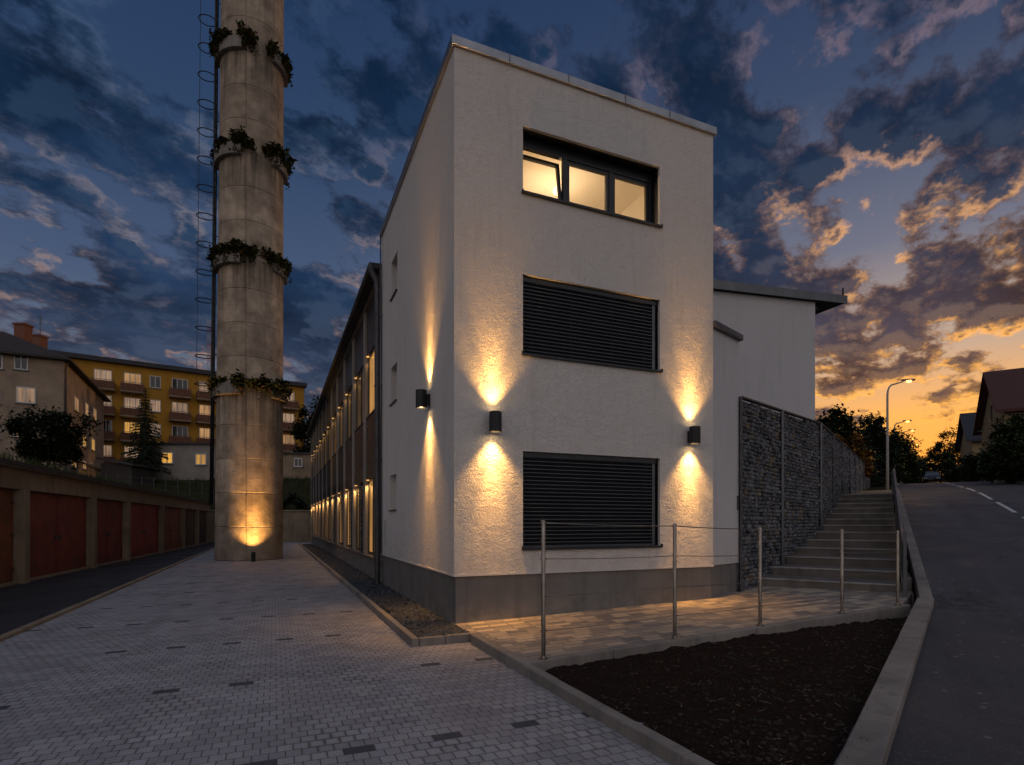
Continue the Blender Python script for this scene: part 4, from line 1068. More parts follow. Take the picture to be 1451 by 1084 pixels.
# local frame: x along the row, y to the back (left)
GH = 2.88; piers = [-14.5, -9.8, -4.9, 0, 4.84, 8.7, 14.4, 19.4, 24.0, 28.5]; pw = .32; DH = 2.30
m = MB(); m.box(-16, 29.5, -.02, .28, DH, GH - .09); obj('lintel', m, M['old_concrete'], ga, bevel=.015)
m = MB(); m.box(-16, 29.6, -.16, 5.5, GH - .088, GH + .03); obj('roof_slab', m, M['old_concrete'], ga, bevel=.02)
m = MB(); m.box(-16, 29.6, -.19, -.161, GH - .06, GH + .06); obj('roof_edging', m, M['roof_dark'], ga)
m = MB(); m.box(-16, 29.5, .40, 5.4, -.1, DH); obj('rear_wall', m, M['old_concrete'], ga)
cols = ['door_brown', 'door_red', 'door_rust', 'door_red', 'door_red', 'door_bright_red', 'door_rust', 'door_brown', 'door_brown']
for i, x in enumerate(piers):
    m = MB(); m.box(x - pw / 2, x + pw / 2, -.10, .30, -.1, DH - .002); obj('pier', m, M['old_concrete'], ga, bevel=.02)
    if i == len(piers) - 1: break
    a, b = x + pw / 2 + .012, piers[i + 1] - pw / 2 - .012; mid = (a + b) / 2
    for lo, hi, hs in ((a, mid - .008, 1), (mid + .008, b, -1)):
        m = MB(); m.box(lo, hi, .12, .17, .06, DH - .02)
        for e in (lo + .02, hi - .08): m.box(e, e + .06, .108, .1195, .08, DH - .04)
        dr = obj('door', m, M[cols[i]], ga, bevel=.004)
        for zz_ in (.35, 1.15, 1.95):
            hq = lo + .005 if hs > 0 else hi - .14
            m = MB(); m.box(hq, hq + .135, .094, .107, zz_, zz_ + .05); obj('hinge', m, M['dark_steel'], dr)
        hx = hi - .16 if hs > 0 else lo + .10
        m = MB(); m.box(hx, hx + .05, .07, .1185, 1.0, 1.12); obj('handle', m, M['dark_steel'], dr)
    m = MB(); m.box(a - .01, b + .01, .02, .30, -.05, .055); obj('threshold', m, M['old_concrete'], ga)
# grassy bank above and behind the garages
def bank_h(e, f):
    up = .0 if f < 1.5 else (f - 1.5) * .085
    up = min(up, 3.4)
    return GH + .05 + up + .10 * mnoise.noise((e * .25, f * .25, 2)) * min(1, f)
rows = [.02, .5, 1, 2, 3, 4.5, 6, 8, 11, 15, 20, 26, 33, 45, 70]
m = MB(); m.grid(frange(-16, 29.5, 46), rows, lambda e, f: tuple(G0 + GD * e + GL_ * f + Vector((0, 0, bank_h(e, f))))); struct('grass_bank', m, M['earth'], smooth=True)
m = MB(); rg = random.Random(21)
for i in range(26000):
    e = -6 + 35.3 * rg.random(); f = .0 + rg.random() ** 1.7 * 9
    p = G0 + GD * e + GL_ * f; p.z = bank_h(e, f) - .01; a = rg.random() * 6.283; hgt = rg.uniform(.06, .26) * (1.3 if mnoise.noise((e * .8, f * .8, 5)) > .1 else .8)
    sx = Vector((math.cos(a), math.sin(a), 0)) * .012; tip = p + Vector((rg.uniform(-.09, .09), rg.uniform(-.09, .09), hgt))
    m.add((p - sx, p + sx, tip), ((0, 1, 2),))
tag(obj('grass', m, M['grass']), 'long rough grass growing on the bank above the garages', 'grass', kind='stuff')
# rising ground at the end of the courtyard
def back_h(x, y):
    k = min(1, max(0, (y - 43.0) / 9.0)); k = k * k * (3 - 2 * k)
    return -.10 + 5.7 * k + max(0, min(30, y - 55)) * .03 + .25 * mnoise.noise((x * .15, y * .15, 0)) * k
m = MB(); m.grid(frange(-95, 0, 60), frange(42.6, 60, 30) + frange(63, 130, 14), lambda x, y: (x, y, back_h(x, y))); struct('terrain', m, M['earth'], smooth=True)
m = MB(); rg = random.Random(23)
for i in range(16000):
    y = 43.5 + rg.random() ** 1.3 * 10; x = -34 + rg.random() * 19
    p = Vector((x, y, back_h(x, y) - .02)); a = rg.random() * 6.28; sx = Vector((math.cos(a), math.sin(a), 0)) * .02
    m.add((p - sx, p + sx, p + Vector((rg.uniform(-.15, .15), rg.uniform(-.15, .15), rg.uniform(.1, .5)))), ((0, 1, 2),))
tag(obj('weeds', m, M['grass']), 'dark weeds covering the slope behind the chimney', 'weeds', kind='stuff')
rw_ = thing('retaining_wall', 'old dark retaining wall closing the end of the courtyard', 'wall', (-20, 42.3, 0))
m = MB(); m.box(-11, 7, -.2, .25, -.1, 2.3); obj('wall_face', m, M['old_concrete'], rw_, bevel=.03)
m = MB(); m.box(-11.1, 7.1, -.28, .33, 2.302, 2.42); obj('coping', m, M['old_concrete'], rw_, bevel=.03)

# ------------------------------------------------------------------ plants and trees
def crown(m, c, rx, rz, n, size, rng, clumps=26, hollow=.35):
    cs = []
    for i in range(clumps):
        v = Vector([rng.gauss(0, 1) for _ in range(3)]).normalized() * (hollow + (1 - hollow) * rng.random() ** .6) * rng.choice((.8, .95, 1.0, 1.12, 1.22))
        cs.append((Vector((v.x * rx, v.y * rx, v.z * rz)), rng.uniform(.12, .30) * min(rx, rz)))
    for i in range(n):
        cc, cr = rng.choice(cs)
        p = Vector(c) + cc + Vector([rng.gauss(0, cr * .62) for _ in range(3)])
        leaf_faces(m, p, size, rng, .3, 1.5)
    return cs
def limbs(m, base, top, r, cs, c, rng, k=9):
    m.tube([base, base.lerp(top, .35) + Vector((rng.uniform(-.1, .1), rng.uniform(-.1, .1), 0)), base.lerp(top, .7), top], [r, r * .75, r * .5, r * .25], 8)
    for cc, cr in rng.sample(cs, min(k, len(cs))):
        st_ = base.lerp(top, rng.uniform(.35, .8)); e = Vector(c) + cc; m.tube([st_, st_.lerp(e, .5) + Vector((0, 0, .15)), e], [r * .35, r * .2, r * .07], 5)
TREES = {}
def broad_tree(label, p, h_, w_, seed, leafm='leaf_dark', n=5200, size=.30, trunk=.32, name='tree', cat='tree', group=None, clumps=30):
    rng = random.Random(seed); o = thing(name, label, cat, p, 0, group)
    c = Vector((0, 0, h_ * (trunk + (1 - trunk) / 2))); rz = h_ * (1 - trunk) / 2 * 1.02
    m = MB(); cs = crown(m, c, w_ / 2, rz, n, size, rng, clumps)
    obj('crown', m, M[leafm], o)
    m = MB(); limbs(m, Vector((0, 0, -.3)), Vector((0, 0, h_ * .8)), h_ * .022 + .02, cs, c, rng); obj('trunk', m, M['bark'], o)
    return o
def fir_tree(label, p, h_, w_, seed, group=None, n=70):
    rng = random.Random(seed); o = thing('fir_tree', label, 'fir tree', p, 0, group); m = MB(); t = MB()
    t.tube([(0, 0, -.3), (0, 0, h_ * .5), (0, 0, h_)], [h_ * .018, h_ * .011, .01], 7)
    z = h_ * .06
    while z < h_ * .985:
        f = 1 - z / h_; L0 = w_ / 2 * (f ** .85) + .06; k = 7 if f > .15 else 5; a0 = rng.random() * 6.28
        for i in range(k):
            a = a0 + 6.283 * i / k + rng.uniform(-.25, .25); L_ = L0 * rng.uniform(.72, 1.12); dr = -.30 * L_ + .12 * L_ * (1 - f)
            d = Vector((math.cos(a), math.sin(a), 0)); s_ = Vector((-d.y, d.x, 0)); b0 = Vector((0, 0, z))
            t.tube([b0, b0 + d * L_ + Vector((0, 0, dr))], [.02, .006], 3)
            for q in range(int(8 + L_ * n / 6)):
                u = rng.uniform(.08, 1.0); c = b0 + d * (L_ * u) + Vector((0, 0, dr * u ** 1.4)); sd = rng.choice((-1, 1)) * L_ * .28 * (1.15 - u)
                e = c + s_ * sd * rng.uniform(.3, 1.1) + d * rng.uniform(0, .18) * L_ + Vector((0, 0, rng.uniform(-.16, .05) - .05)); w2 = Vector((0, 0, .035 + .02 * L_))
                m.add((c - w2 * .6, c + w2 * .4, e + w2 * .2, e - w2), ((0, 1, 2, 3),))
        z += h_ * .034 * rng.uniform(.8, 1.2)
    obj('crown', m, M['needle'], o); obj('trunk', t, M['bark'], o); return o
def on_bank(px, Y): x = (px - CX) / F * Y; return x, Y
p = at(68, 662, 31.0); broad_tree('bushy round evergreen shrub on the bank before the beige house', p, 3.2, 3.2, 4, 'leaf_dark', 15000, .15, .02, 'shrub', 'shrub', clumps=44)
p = at(206, 668, 50.0); fir_tree('lone dark fir tree before the ochre flats', p, 7.6, 3.9, 5, None, 150)
p = at(447, 672, 62.0); broad_tree('dark leafy tree behind the end of the long wing', (p.x, p.y, 5.5), 9.4, 5.0, 6, 'leaf_dark', 9000, .26, .12)
p = at(463, 640, 74.0); broad_tree('orange lit tree behind the far roof of the wing', (p.x, p.y, 5.8), 10.6, 4.6, 8, 'leaf_autumn', 3200, .36, .25)
for i, (px, Y, h_, w_, lab) in enumerate(((228, 46.0, 2.2, 3.4, 'low dark bush under the pale outbuilding wall'), (262, 45.5, 2.0, 3.0, 'dark bush beside the ladder foot below the outbuilding'),
                                         (411, 45.8, 2.4, 2.8, 'dark bush between the chimney and the wing'), (286, 44.6, 1.6, 2.2, 'small dark bush at the end of the garages'))):
    x = (px - CX) / F * Y; broad_tree(lab, (x, Y, back_h(x, Y) - .1), h_, w_, 30 + i, 'leaf_dark', 5200, .16, .02, 'bush', 'bush', 'bushes on the slope behind the courtyard', 18)

# ------------------------------------------------------------------ beige house on the hill
def win_part(root, c, ax, out, w_, h_, pane, frame='white_frame', mull=1, dep=.05):
    """window: frame part with pane sub-part on a wall; c centre on the wall, ax along, out outward"""
    c, ax, out = Vector(c), Vector(ax), Vector(out); up = Vector((0, 0, 1))
    def bx(m, a0, a1, z0, z1, d0, d1):
        q = [c + ax * a0 + out * d1, c + ax * a1 + out * d1, c + ax * a1 + out * d0, c + ax * a0 + out * d0]
        m.hexa([v + up * z0 for v in q], [v + up * z1 for v in q])
    t_ = min(.08, w_ * .1); m = MB()
    bx(m, -w_ / 2, w_ / 2, -h_ / 2, -h_ / 2 + t_, -.06, dep); bx(m, -w_ / 2, w_ / 2, h_ / 2 - t_, h_ / 2, -.06, dep)
    bx(m, -w_ / 2, -w_ / 2 + t_, -h_ / 2 + t_, h_ / 2 - t_, -.06, dep); bx(m, w_ / 2 - t_, w_ / 2, -h_ / 2 + t_, h_ / 2 - t_, -.06, dep)
    for i in range(mull):
        a = -w_ / 2 + w_ * (i + 1) / (mull + 1); bx(m, a - t_ * .45, a + t_ * .45, -h_ / 2 + t_, h_ / 2 - t_, -.06, dep - .01)
    f = obj('window', m, M[frame], root)
    m = MB(); bx(m, -w_ / 2 + t_ * .9, w_ / 2 - t_ * .9, -h_ / 2 + t_ * .9, h_ / 2 - t_ * .9, -.05, .012); obj('pane', m, M[pane], f)
    m = MB(); bx(m, -w_ / 2 - .08, w_ / 2 + .08, -h_ / 2 - .07, -h_ / 2 - .005, -.05, .12); obj('sill', m, M['grey_metal'], f)
    return f
Hc = at(90, 680, 45.0); hb = 4.6
hA = Vector((-.891, -.454, 0)).normalized()       # left face runs to the left
r_end = (147 - CX) / F
hBdir = Vector((-.454, .891, 0)).normalized()
hs = thing('beige_house', 'beige three storey house with dark hipped roof and lit windows', 'house', (Hc.x, Hc.y, hb))
# length of the right-hand face from its far edge bearing
LB = (r_end * Hc.y - Hc.x) / (hBdir.x - r_end * hBdir.y); LA = 9.4
EH = EYE - (509 - HY) / F * Hc.y - hb
c0 = Vector((0, 0, 0)); pA = hA * LA; pB = hBdir * LB; pC = pA + pB
m = MB(); m.prism([(v.x, v.y) for v in (c0, pB, pC, pA)], -2, EH); obj('wall', m, M['cream_wall'], hs)
oh = .55; e0 = -hA * oh - hBdir * oh; e1 = pB - hA * oh + hBdir * oh; e2 = pC + hA * oh + hBdir * oh; e3 = pA + hA * oh - hBdir * oh
rl0 = at(37, 472, 46.5); RH = rl0.z - hb
rg0 = hBdir * 3.6 + hA * 4.7; rg1 = hBdir * (LB - 3.6) + hA * 4.7; up = Vector((0, 0, 1))
m = MB(); E = [v + up * (EH + .02) for v in (e0, e1, e2, e3)]; Rg = [rg0 + up * RH, rg1 + up * RH]
El = [v - up * .16 for v in E]
m.add(E + Rg + El, [(0, 1, 5, 4), (1, 2, 5), (2, 3, 4, 5), (3, 0, 4), (6, 7, 1, 0), (7, 8, 2, 1), (8, 9, 3, 2), (9, 6, 0, 3), (9, 8, 7, 6)])
rf = obj('roof', m, M['roof_tile_brown'], hs)
for (px, py, w_) in ((33, 462, .9), (57, 478, .7)):
    q = at(px, py, 47.5 if px < 50 else 51.5) - hs.location; m = MB(); m.box(q.x - w_ / 2, q.x + w_ / 2, q.y - .4, q.y + .4, q.z - 1.6, q.z); m.box(q.x - w_ / 2 - .08, q.x + w_ / 2 + .08, q.y - .48, q.y + .48, q.z + .002, q.z + .14)
    obj('chimney', m, M['brick_chimney'], rf)
q = at(57, 446, 51.5) - hs.location; m = MB(); m.tube([(q.x, q.y, q.z - 2.6), (q.x, q.y, q.z)], .03, 5)
for k in range(4): m.tube([(q.x - .3 + k * .04, q.y, q.z - .15 - k * .22), (q.x + .3 - k * .04, q.y, q.z - .15 - k * .22)], .015, 4)
obj('aerial', m, M['dark_steel'], rf)
nA = Vector((hA.y, -hA.x, 0)); nA = nA if nA.dot(Vector((0, -1, 0))) > 0 else -nA
nB = Vector((hBdir.y, -hBdir.x, 0)); nB = nB if nB.x > 0 else -nB
def on_face(px, py, d, n_off=0):
    r = (px - CX) / F; k = (r * Hc.y - Hc.x) / (d.x - r * d.y); Y = Hc.y + d.y * k
    return d * k + up * (EYE - (py - HY) / F * Y - hb)
for px, py, w_, h_, pane in ((30, 514, .85, 1.1, 'dark_pane'), (37, 560, 1.2, 1.25, 'lit_pane_pale'), (33, 608, 1.2, 1.3, 'lit_pane'), (-6, 512, .85, 1.1, 'dark_pane'), (-14, 560, 1.2, 1.25, 'lit_pane_pale'), (-14, 610, 1.2, 1.25, 'dark_pane')):
    win_part(hs, on_face(px, py, hA), hA, nA, w_, h_, pane)
for px, py, w_, h_, pane in ((108, 573, 1.5, 1.25, 'lit_pane'), (122.5, 580, 1.3, 1.2, 'lit_pane'), (134, 587, 1.5, 1.2, 'lit_pane'), (105, 620, 1.5, 1.25, 'lit_pane'), (119, 625, 1.3, 1.2, 'lit_pane_gold'), (131.5, 630, 1.5, 1.2, 'lit_pane_gold'), (104, 655, 1.8, .9, 'lit_pane'), (119, 659, 1.4, .8, 'lit_pane'), (129, 661, 1.4, .7, 'dark_pane')):
    win_part(hs, on_face(px, py, hBdir), hBdir, nB, w_, h_, pane, mull=1)
m = MB(); m.tube([nB * .2 - hBdir * -.3 + up * (EH - .1), nB * .1 + hBdir * .3 + up * (EH - .7), nB * .1 + hBdir * .3 + up * -.5], .06, 6); obj('downpipe', m, M['dark_steel'], hs)
m = MB(); bnd = EYE - (640 - HY) / F * 46 - hb; m.hexa([v + up * (bnd - .5) for v in (nB * .03 + hBdir * .1, nB * .03 + pB, nB * .14 + pB, nB * .14 + hBdir * .1)], [v + up * (bnd - .35) for v in (nB * .03 + hBdir * .1, nB * .03 + pB, nB * .14 + pB, nB * .14 + hBdir * .1)])
obj('string_course', m, M['grey_metal'], hs)

# ------------------------------------------------------------------ ochre block of flats
aD = Vector((math.sin(R(57)), math.cos(R(57)), 0)); aN = Vector((math.cos(R(57)), -math.sin(R(57)), 0))   # aN faces the viewer
aO = Vector(((303 - CX) / F * 69, 69, 0)); ab = 5.5
fl = thing('apartment_block', 'ochre block of flats with brown balconies and many lit windows', 'apartment block', (aO.x, aO.y, ab))
kx = lambda px: (((px - CX) / F) * aO.y - aO.x) / (aD.x - ((px - CX) / F) * aD.y)
k0, k1 = -34.0, kx(430.5); AH = EYE - (533 - HY) / F * aO.y - ab; dep = -aN * 11
def fp(k, z, o=0): return aD * k + aN * o + up * z
m = MB(); m.hexa((fp(k0, -3), fp(k1, -3), fp(k1, -3, -11), fp(k0, -3, -11)), (fp(k0, AH), fp(k1, AH), fp(k1, AH, -11), fp(k0, AH, -11))); obj('wall', m, M['ochre_wall'], fl)
m = MB(); m.hexa((fp(k0 - .3, AH + .01, .55), fp(k1 + .3, AH + .01, .55), fp(k1 + .3, AH + .01, -11.3), fp(k0 - .3, AH + .01, -11.3)), (fp(k0 - .3, AH + .5, .55), fp(k1 + .3, AH + .5, .55), fp(k1 + .3, AH + .5, -11.3), fp(k0 - .3, AH + .5, -11.3))); obj('roof', m, M['roof_dark'], fl)
m = MB(); m.hexa((fp(k1 + .002, -3, -.6), fp(k1 + .10, -3, -.6), fp(k1 + .10, -3, .02), fp(k1 + .002, -3, .02)), (fp(k1 + .002, AH, -.6), fp(k1 + .10, AH, -.6), fp(k1 + .10, AH, .02), fp(k1 + .002, AH, .02))); obj('corner_strip', m, M['pale_render'], fl)
rg = random.Random(77)
colx = [(146, 1), (188, 1), (220, 0), (255, 1), (293, 1), (330, 0), (368, 1), (408, 1)]
panes = {(0, 146): 'lit_pane_pale', (0, 188): 'lit_pane', (0, 220): 'dark_pane', (0, 255): 'dark_pane', (0, 293): 'lit_pane_pale', (1, 188): 'lit_pane_pale', (1, 220): 'lit_pane_pale', (1, 255): 'lit_pane_pale', (1, 293): 'lit_pane', (2, 188): 'lit_pane_gold', (2, 255): 'dark_pane', (2, 293): 'lit_pane', (0, 408): 'lit_pane_pale', (1, 408): 'lit_pane_pale', (2, 408): 'lit_pane'}
FH = 2.80
for f in range(5):
    for px, bal in colx:
        k = kx(px); z = AH - 1.55 - f * FH; w_ = 1.65 if bal else 1.1
        pn = panes.get((f, px), rg.choice(('lit_pane', 'lit_pane_pale', 'lit_pane_pale', 'dark_pane')))
        if z < 1.5: pn = 'dark_pane'
        win_part(fl, fp(k, z, .0), aD, aN, w_, 1.4, pn, mull=2 if bal else 1, dep=.06)
        if bal:
            w2 = 1.12; z0 = z - 1.70
            m = MB(); m.hexa((fp(k - w2, z0, .005), fp(k + w2, z0, .005), fp(k + w2, z0, 1.15), fp(k - w2, z0, 1.15)), [v + up * .16 for v in (fp(k - w2, z0, .005), fp(k + w2, z0, .005), fp(k + w2, z0, 1.15), fp(k - w2, z0, 1.15))]); sl = obj('balcony', m, M['old_concrete'], fl)
            m = MB()
            for a0, a1, o0, o1 in ((k - w2, k + w2, 1.08, 1.13), (k - w2, k - w2 + .05, .01, 1.08), (k + w2 - .05, k + w2, .01, 1.08)):
                q = (fp(a0, z0 + .165, o0), fp(a1, z0 + .165, o0), fp(a1, z0 + .165, o1), fp(a0, z0 + .165, o1)); m.hexa(q, [v + up * .84 for v in q])
            obj('parapet', m, M['balcony_panel'], sl)
            m = MB(); m.bar(fp(k - w2, z0 + 1.12, 1.1), fp(k + w2, z0 + 1.12, 1.1), .05, .05); obj('handrail', m, M['dark_steel'], sl)
for px in (118, 205, 318, 372):
    k = kx(px); m = MB(); q = fp(k, AH + .5, -5); m.box(q.x - .5, q.x + .5, q.y - .4, q.y + .4, q.z, q.z + .7); obj('roof_vent', m, M['roof_dark'], fl)

# ------------------------------------------------------------------ pale outbuilding before the flats
ob_ = thing('outbuilding', 'long pale flat roofed outbuilding with two small lit windows', 'outbuilding', at(203, 700, 51))
ob_.location.z = 4.0; oo = ob_.location; zt_ = EYE - (630 - HY) / F * 51 - oo.z; zt2 = EYE - (643 - HY) / F * 51 - oo.z
xe = (304 - CX) / F * 51 - oo.x; xe2 = (441 - CX) / F * 51 - oo.x
m = MB(); m.box(0, xe, 0, 5, -.5, zt_); obj('wall', m, M['pale_render'], ob_)
m = MB(); m.box(xe + .002, xe2, .3, 5, -.5, zt2); obj('wall', m, M['old_concrete'], ob_)
m = MB(); m.box(-.15, xe + .1, -.2, 5.2, zt_ + .002, zt_ + .16); obj('roof', m, M['roof_dark'], ob_)
m = MB(); m.box(xe + .102, xe2 + .1, .1, 5.2, zt2 + .002, zt2 + .14); obj('roof', m, M['roof_dark'], ob_)
for px, py, w_, h_, pn, o in ((237, 649, 1.1, 1.05, 'lit_pane_gold', 0), (285, 651, 1.0, 1.0, 'lit_pane_gold', 0), (421, 655, .75, .8, 'dark_pane', .3)):
    q = at(px, py, 51) - oo; win_part(ob_, (q.x, o, q.z), (1, 0, 0), (0, -1, 0), w_, h_, pn, dep=.07)
sh = thing('shed', 'low dark lean-to shed between the beige house and the fir', 'shed', at(163, 690, 47)); sh.location.z = 4.2
so_ = sh.location; zz_ = EYE - (648 - HY) / F * 47 - so_.z
m = MB(); m.box(-1.2, 1.4, 0, 3, -.5, zz_ - .5); obj('wall', m, M['roof_tile_brown'], sh)
m = MB(); m.hexa(((-1.4, -.3, zz_ - .15), (1.7, -.3, zz_ - .75), (1.7, 3.2, zz_ - .75), (-1.4, 3.2, zz_ - .15)), ((-1.4, -.3, zz_), (1.7, -.3, zz_ - .6), (1.7, 3.2, zz_ - .6), (-1.4, 3.2, zz_))); obj('roof', m, M['roof_dark'], sh)
wf_ = thing('wire_fence', 'thin post and wire fence along the slope before the outbuilding', 'fence', at(150, 700, 44)); wf_.location.z = 0
wo = wf_.location; prev = None
for i in range(10):
    px = 150 + 17 * i; Y = 44.5; x = (px - CX) / F * Y; z = max(back_h(x, Y), GH + 1.0 if px < 235 else 0); z = max(z, EYE - (676 + i * 1.5 - HY) / F * Y - .8)
    m = MB(); m.tube([(x - wo.x, Y - wo.y, z - .8), (x - wo.x, Y - wo.y, z + 1.1)], .035, 5); obj('post', m, M['dark_steel'], wf_)
    if prev:
        for hh in (.15, .55, 1.0):
            m = MB(); m.tube([(prev[0] - wo.x, Y - wo.y, prev[1] + hh), (x - wo.x, Y - wo.y, z + hh)], .012, 4); obj('wire', m, M['dark_steel'], wf_)
    prev = (x, z)
# far lattice mast
ma = thing('radio_mast', 'thin red and white lattice mast far behind the flats', 'mast', at(297, 560, 150)); mo = ma.location
zt_ = EYE - (452 - HY) / F * 150 - mo.z
for k in range(10):
    za, zb_ = zt_ * k / 10 - (8 if k == 0 else 0), zt_ * (k + 1) / 10; m = MB()
    for sx, sy in ((-.35, -.35), (.35, -.35), (0, .4)): m.bar((sx, sy, za), (sx, sy, zb_), .06, .06)
    m.bar((-.35, -.35, za), (.35, -.35, zb_), .05, .05); m.bar((.35, -.35, za), (-.35, -.35, zb_), .05, .05)
    obj('lattice', m, M['door_bright_red' if k % 2 == 0 else 'weathered_white'], ma)

# ------------------------------------------------------------------ street up the hill
def street_lamp(label, px, py, Y, base, kind):
    hd = at(px, py, Y); base = Vector(base); o = thing('street_lamp', label, 'street lamp', base, 0, 'street lamps along the road'); H = hd.z - base.z
    h2 = Vector((hd.x - base.x, hd.y - base.y, 0)); reach = h2.length; hdir = h2 / reach if reach > .01 else Vector((1, 0, 0))
    m = MB(); pts = [Vector((0, 0, -.2)), Vector((0, 0, H * .5)), Vector((0, 0, H * .88))] + [Vector((0, 0, H * .88)) + hdir * (.30 * (1 - math.cos(R(a)))) + Vector((0, 0, H * .09 * math.sin(R(a)))) for a in (25, 50, 75, 90)]
    pts += [hdir * (reach - .1) + Vector((0, 0, H * 1.0 - .02))]
    m.tube(pts, [.075, .06, .05] + [.042] * 4 + [.035], 8); obj('pole', m, M['weathered_white'] if kind == 0 else M['grey_metal'], o, smooth=True)
    m = MB(); c = hdir * (reach + .12) + Vector((0, 0, H + .02)); sd = Vector((-hdir.y, hdir.x, 0))
    a, b = c - hdir * .32, c + hdir * .34
    m.hexa((a - sd * .07, a + sd * .07, b + sd * .11, b - sd * .11), (a - sd * .05 + up * .07, a + sd * .05 + up * .07, b + sd * .07 + up * .10, b - sd * .07 + up * .10)); obj('lamp_head', m, M['grey_metal'], o, bevel=.02)
    m = MB(); m.lathe([(.001, -.10), (.08, -.085), (.12, -.03), (.12, -.002)], tuple(c + hdir * .06), 12, False); obj('lens', m, M['street_lens'], o, smooth=True)
    if kind == 0: lamp('glow', 'SPOT', c + hdir * .06 + Vector((0, 0, -.13)), 160, (1, .55, .18), o, aim=(0, 0, -1), size=.1, cone=130, blend=.8)
    return o
lds = [(1283, 540, 28.6, 23.9, -.62), (1283, 597, 45.0, 41.5, -.9), (1290, 610, 60.0, 57.5, -.9), (1291, 622, 72.0, 71.0, -.8), (1297, 630, 84.0, 84.5, -.8), (1300, 641, 100.0, 103.0, -.8)]
ll = ['tall lit street lamp at the head of the concrete steps, nearest of the row', 'second lit street lamp behind the one at the stair head', 'third lit street lamp from the stair head', 'fourth lit street lamp from the stair head', 'fifth lit street lamp from the stair head, low over the road', 'farthest lit street lamp at the crest of the road']
for (px, py, Y, d, w_), lab in zip(lds, ll):
    b = RW(d, w_); hd = at(px, py, Y); b2 = Vector((hd.x, hd.y, 0)) - RN * (1.0 if Y < 50 else 1.2)
    if Y < 50: b2 = Vector((((1257.5 if Y < 30 else 1267) - CX) / F * Y, Y, 0)); hdy = at(px, py, Y)
    dq = (Vector((b2.x, b2.y, 0)) - K1).dot(RD); street_lamp(lab, px, py, Y, (b2.x, b2.y, zroad(dq) - .05), 0 if Y < 50 else 1)
# car coming over the crest
cp = at(1321, 688, 64); dq = (Vector((cp.x, cp.y, 0)) - K1).dot(RD); cp.z = zroad(dq)
ca = thing('parked_car', 'small dark car on the road at the crest of the hill', 'car', cp, -R(128))
def car_sec(x, pts): return [Vector((x, y, z)) for y, z in pts]
secs = []
for x, w_, zb_, zs2, zr_, wr_ in ((-2.1, .70, .35, .62, .64, .55), (-1.95, .82, .25, .80, .84, .70), (-1.2, .88, .22, .88, .92, .74), (-.9, .88, .22, .90, .95, .74), (.95, .88, .22, .90, .95, .74), (1.6, .87, .22, .86, .90, .72), (2.0, .80, .26, .70, .74, .66), (2.1, .68, .36, .58, .60, .52)):
    secs.append([(x, -w_, zb_), (x, -w_, zs2 * .7), (x, -w_ * .97, zs2), (x, -wr_, zr_), (x, wr_, zr_), (x, w_ * .97, zs2), (x, w_, zs2 * .7), (x, w_, zb_)])
m = MB(); n = 8
m.add([v for s_ in secs for v in s_], [(i * n + j, i * n + (j + 1) % n, (i + 1) * n + (j + 1) % n, (i + 1) * n + j) for i in range(len(secs) - 1) for j in range(n)] + [tuple(range(n)), tuple((len(secs) - 1) * n + j for j in range(n))]); obj('body', m, M['car_paint'], ca, auto=40)
m = MB(); lo = [(-1.5, .74), (1.15, .74)]
m.hexa(((-1.75, -.74, .93), (1.15, -.74, .93), (1.15, .74, .93), (-1.75, .74, .93)), ((-1.25, -.58, 1.42), (.40, -.58, 1.42), (.40, .58, 1.42), (-1.25, .58, 1.42))); obj('windows', m, M['dark_pane'], ca, bevel=.05)
m = MB(); m.hexa(((-1.3, -.6, 1.425), (.45, -.6, 1.425), (.45, .6, 1.425), (-1.3, .6, 1.425)), ((-1.1, -.5, 1.48), (.25, -.5, 1.48), (.25, .5, 1.48), (-1.1, .5, 1.48))); obj('roof', m, M['car_paint'], ca, bevel=.02)
for x in (-1.3, 1.3):
    for y in (-.80, .80):
        m = MB(); m.tube([(x, y - .1, .31), (x, y + .1, .31)], .31, 18); wq = obj('wheel', m, M['rubber'], ca, auto=40)
        m = MB(); m.tube([(x, y - .105, .31), (x, y + .105, .31)], .19, 14); obj('rim', m, M['grey_metal'], wq, auto=40)
for y in (-.55, .55):
    m = MB(); m.box(2.03, 2.12, y - .15, y + .15, .52, .64); obj('headlight', m, M['head_light'], ca, bevel=.02)
    m = MB(); m.box(-2.12, -2.02, y - .15, y + .15, .6, .72); obj('tail_light', m, M['tail_light'], ca, bevel=.02)
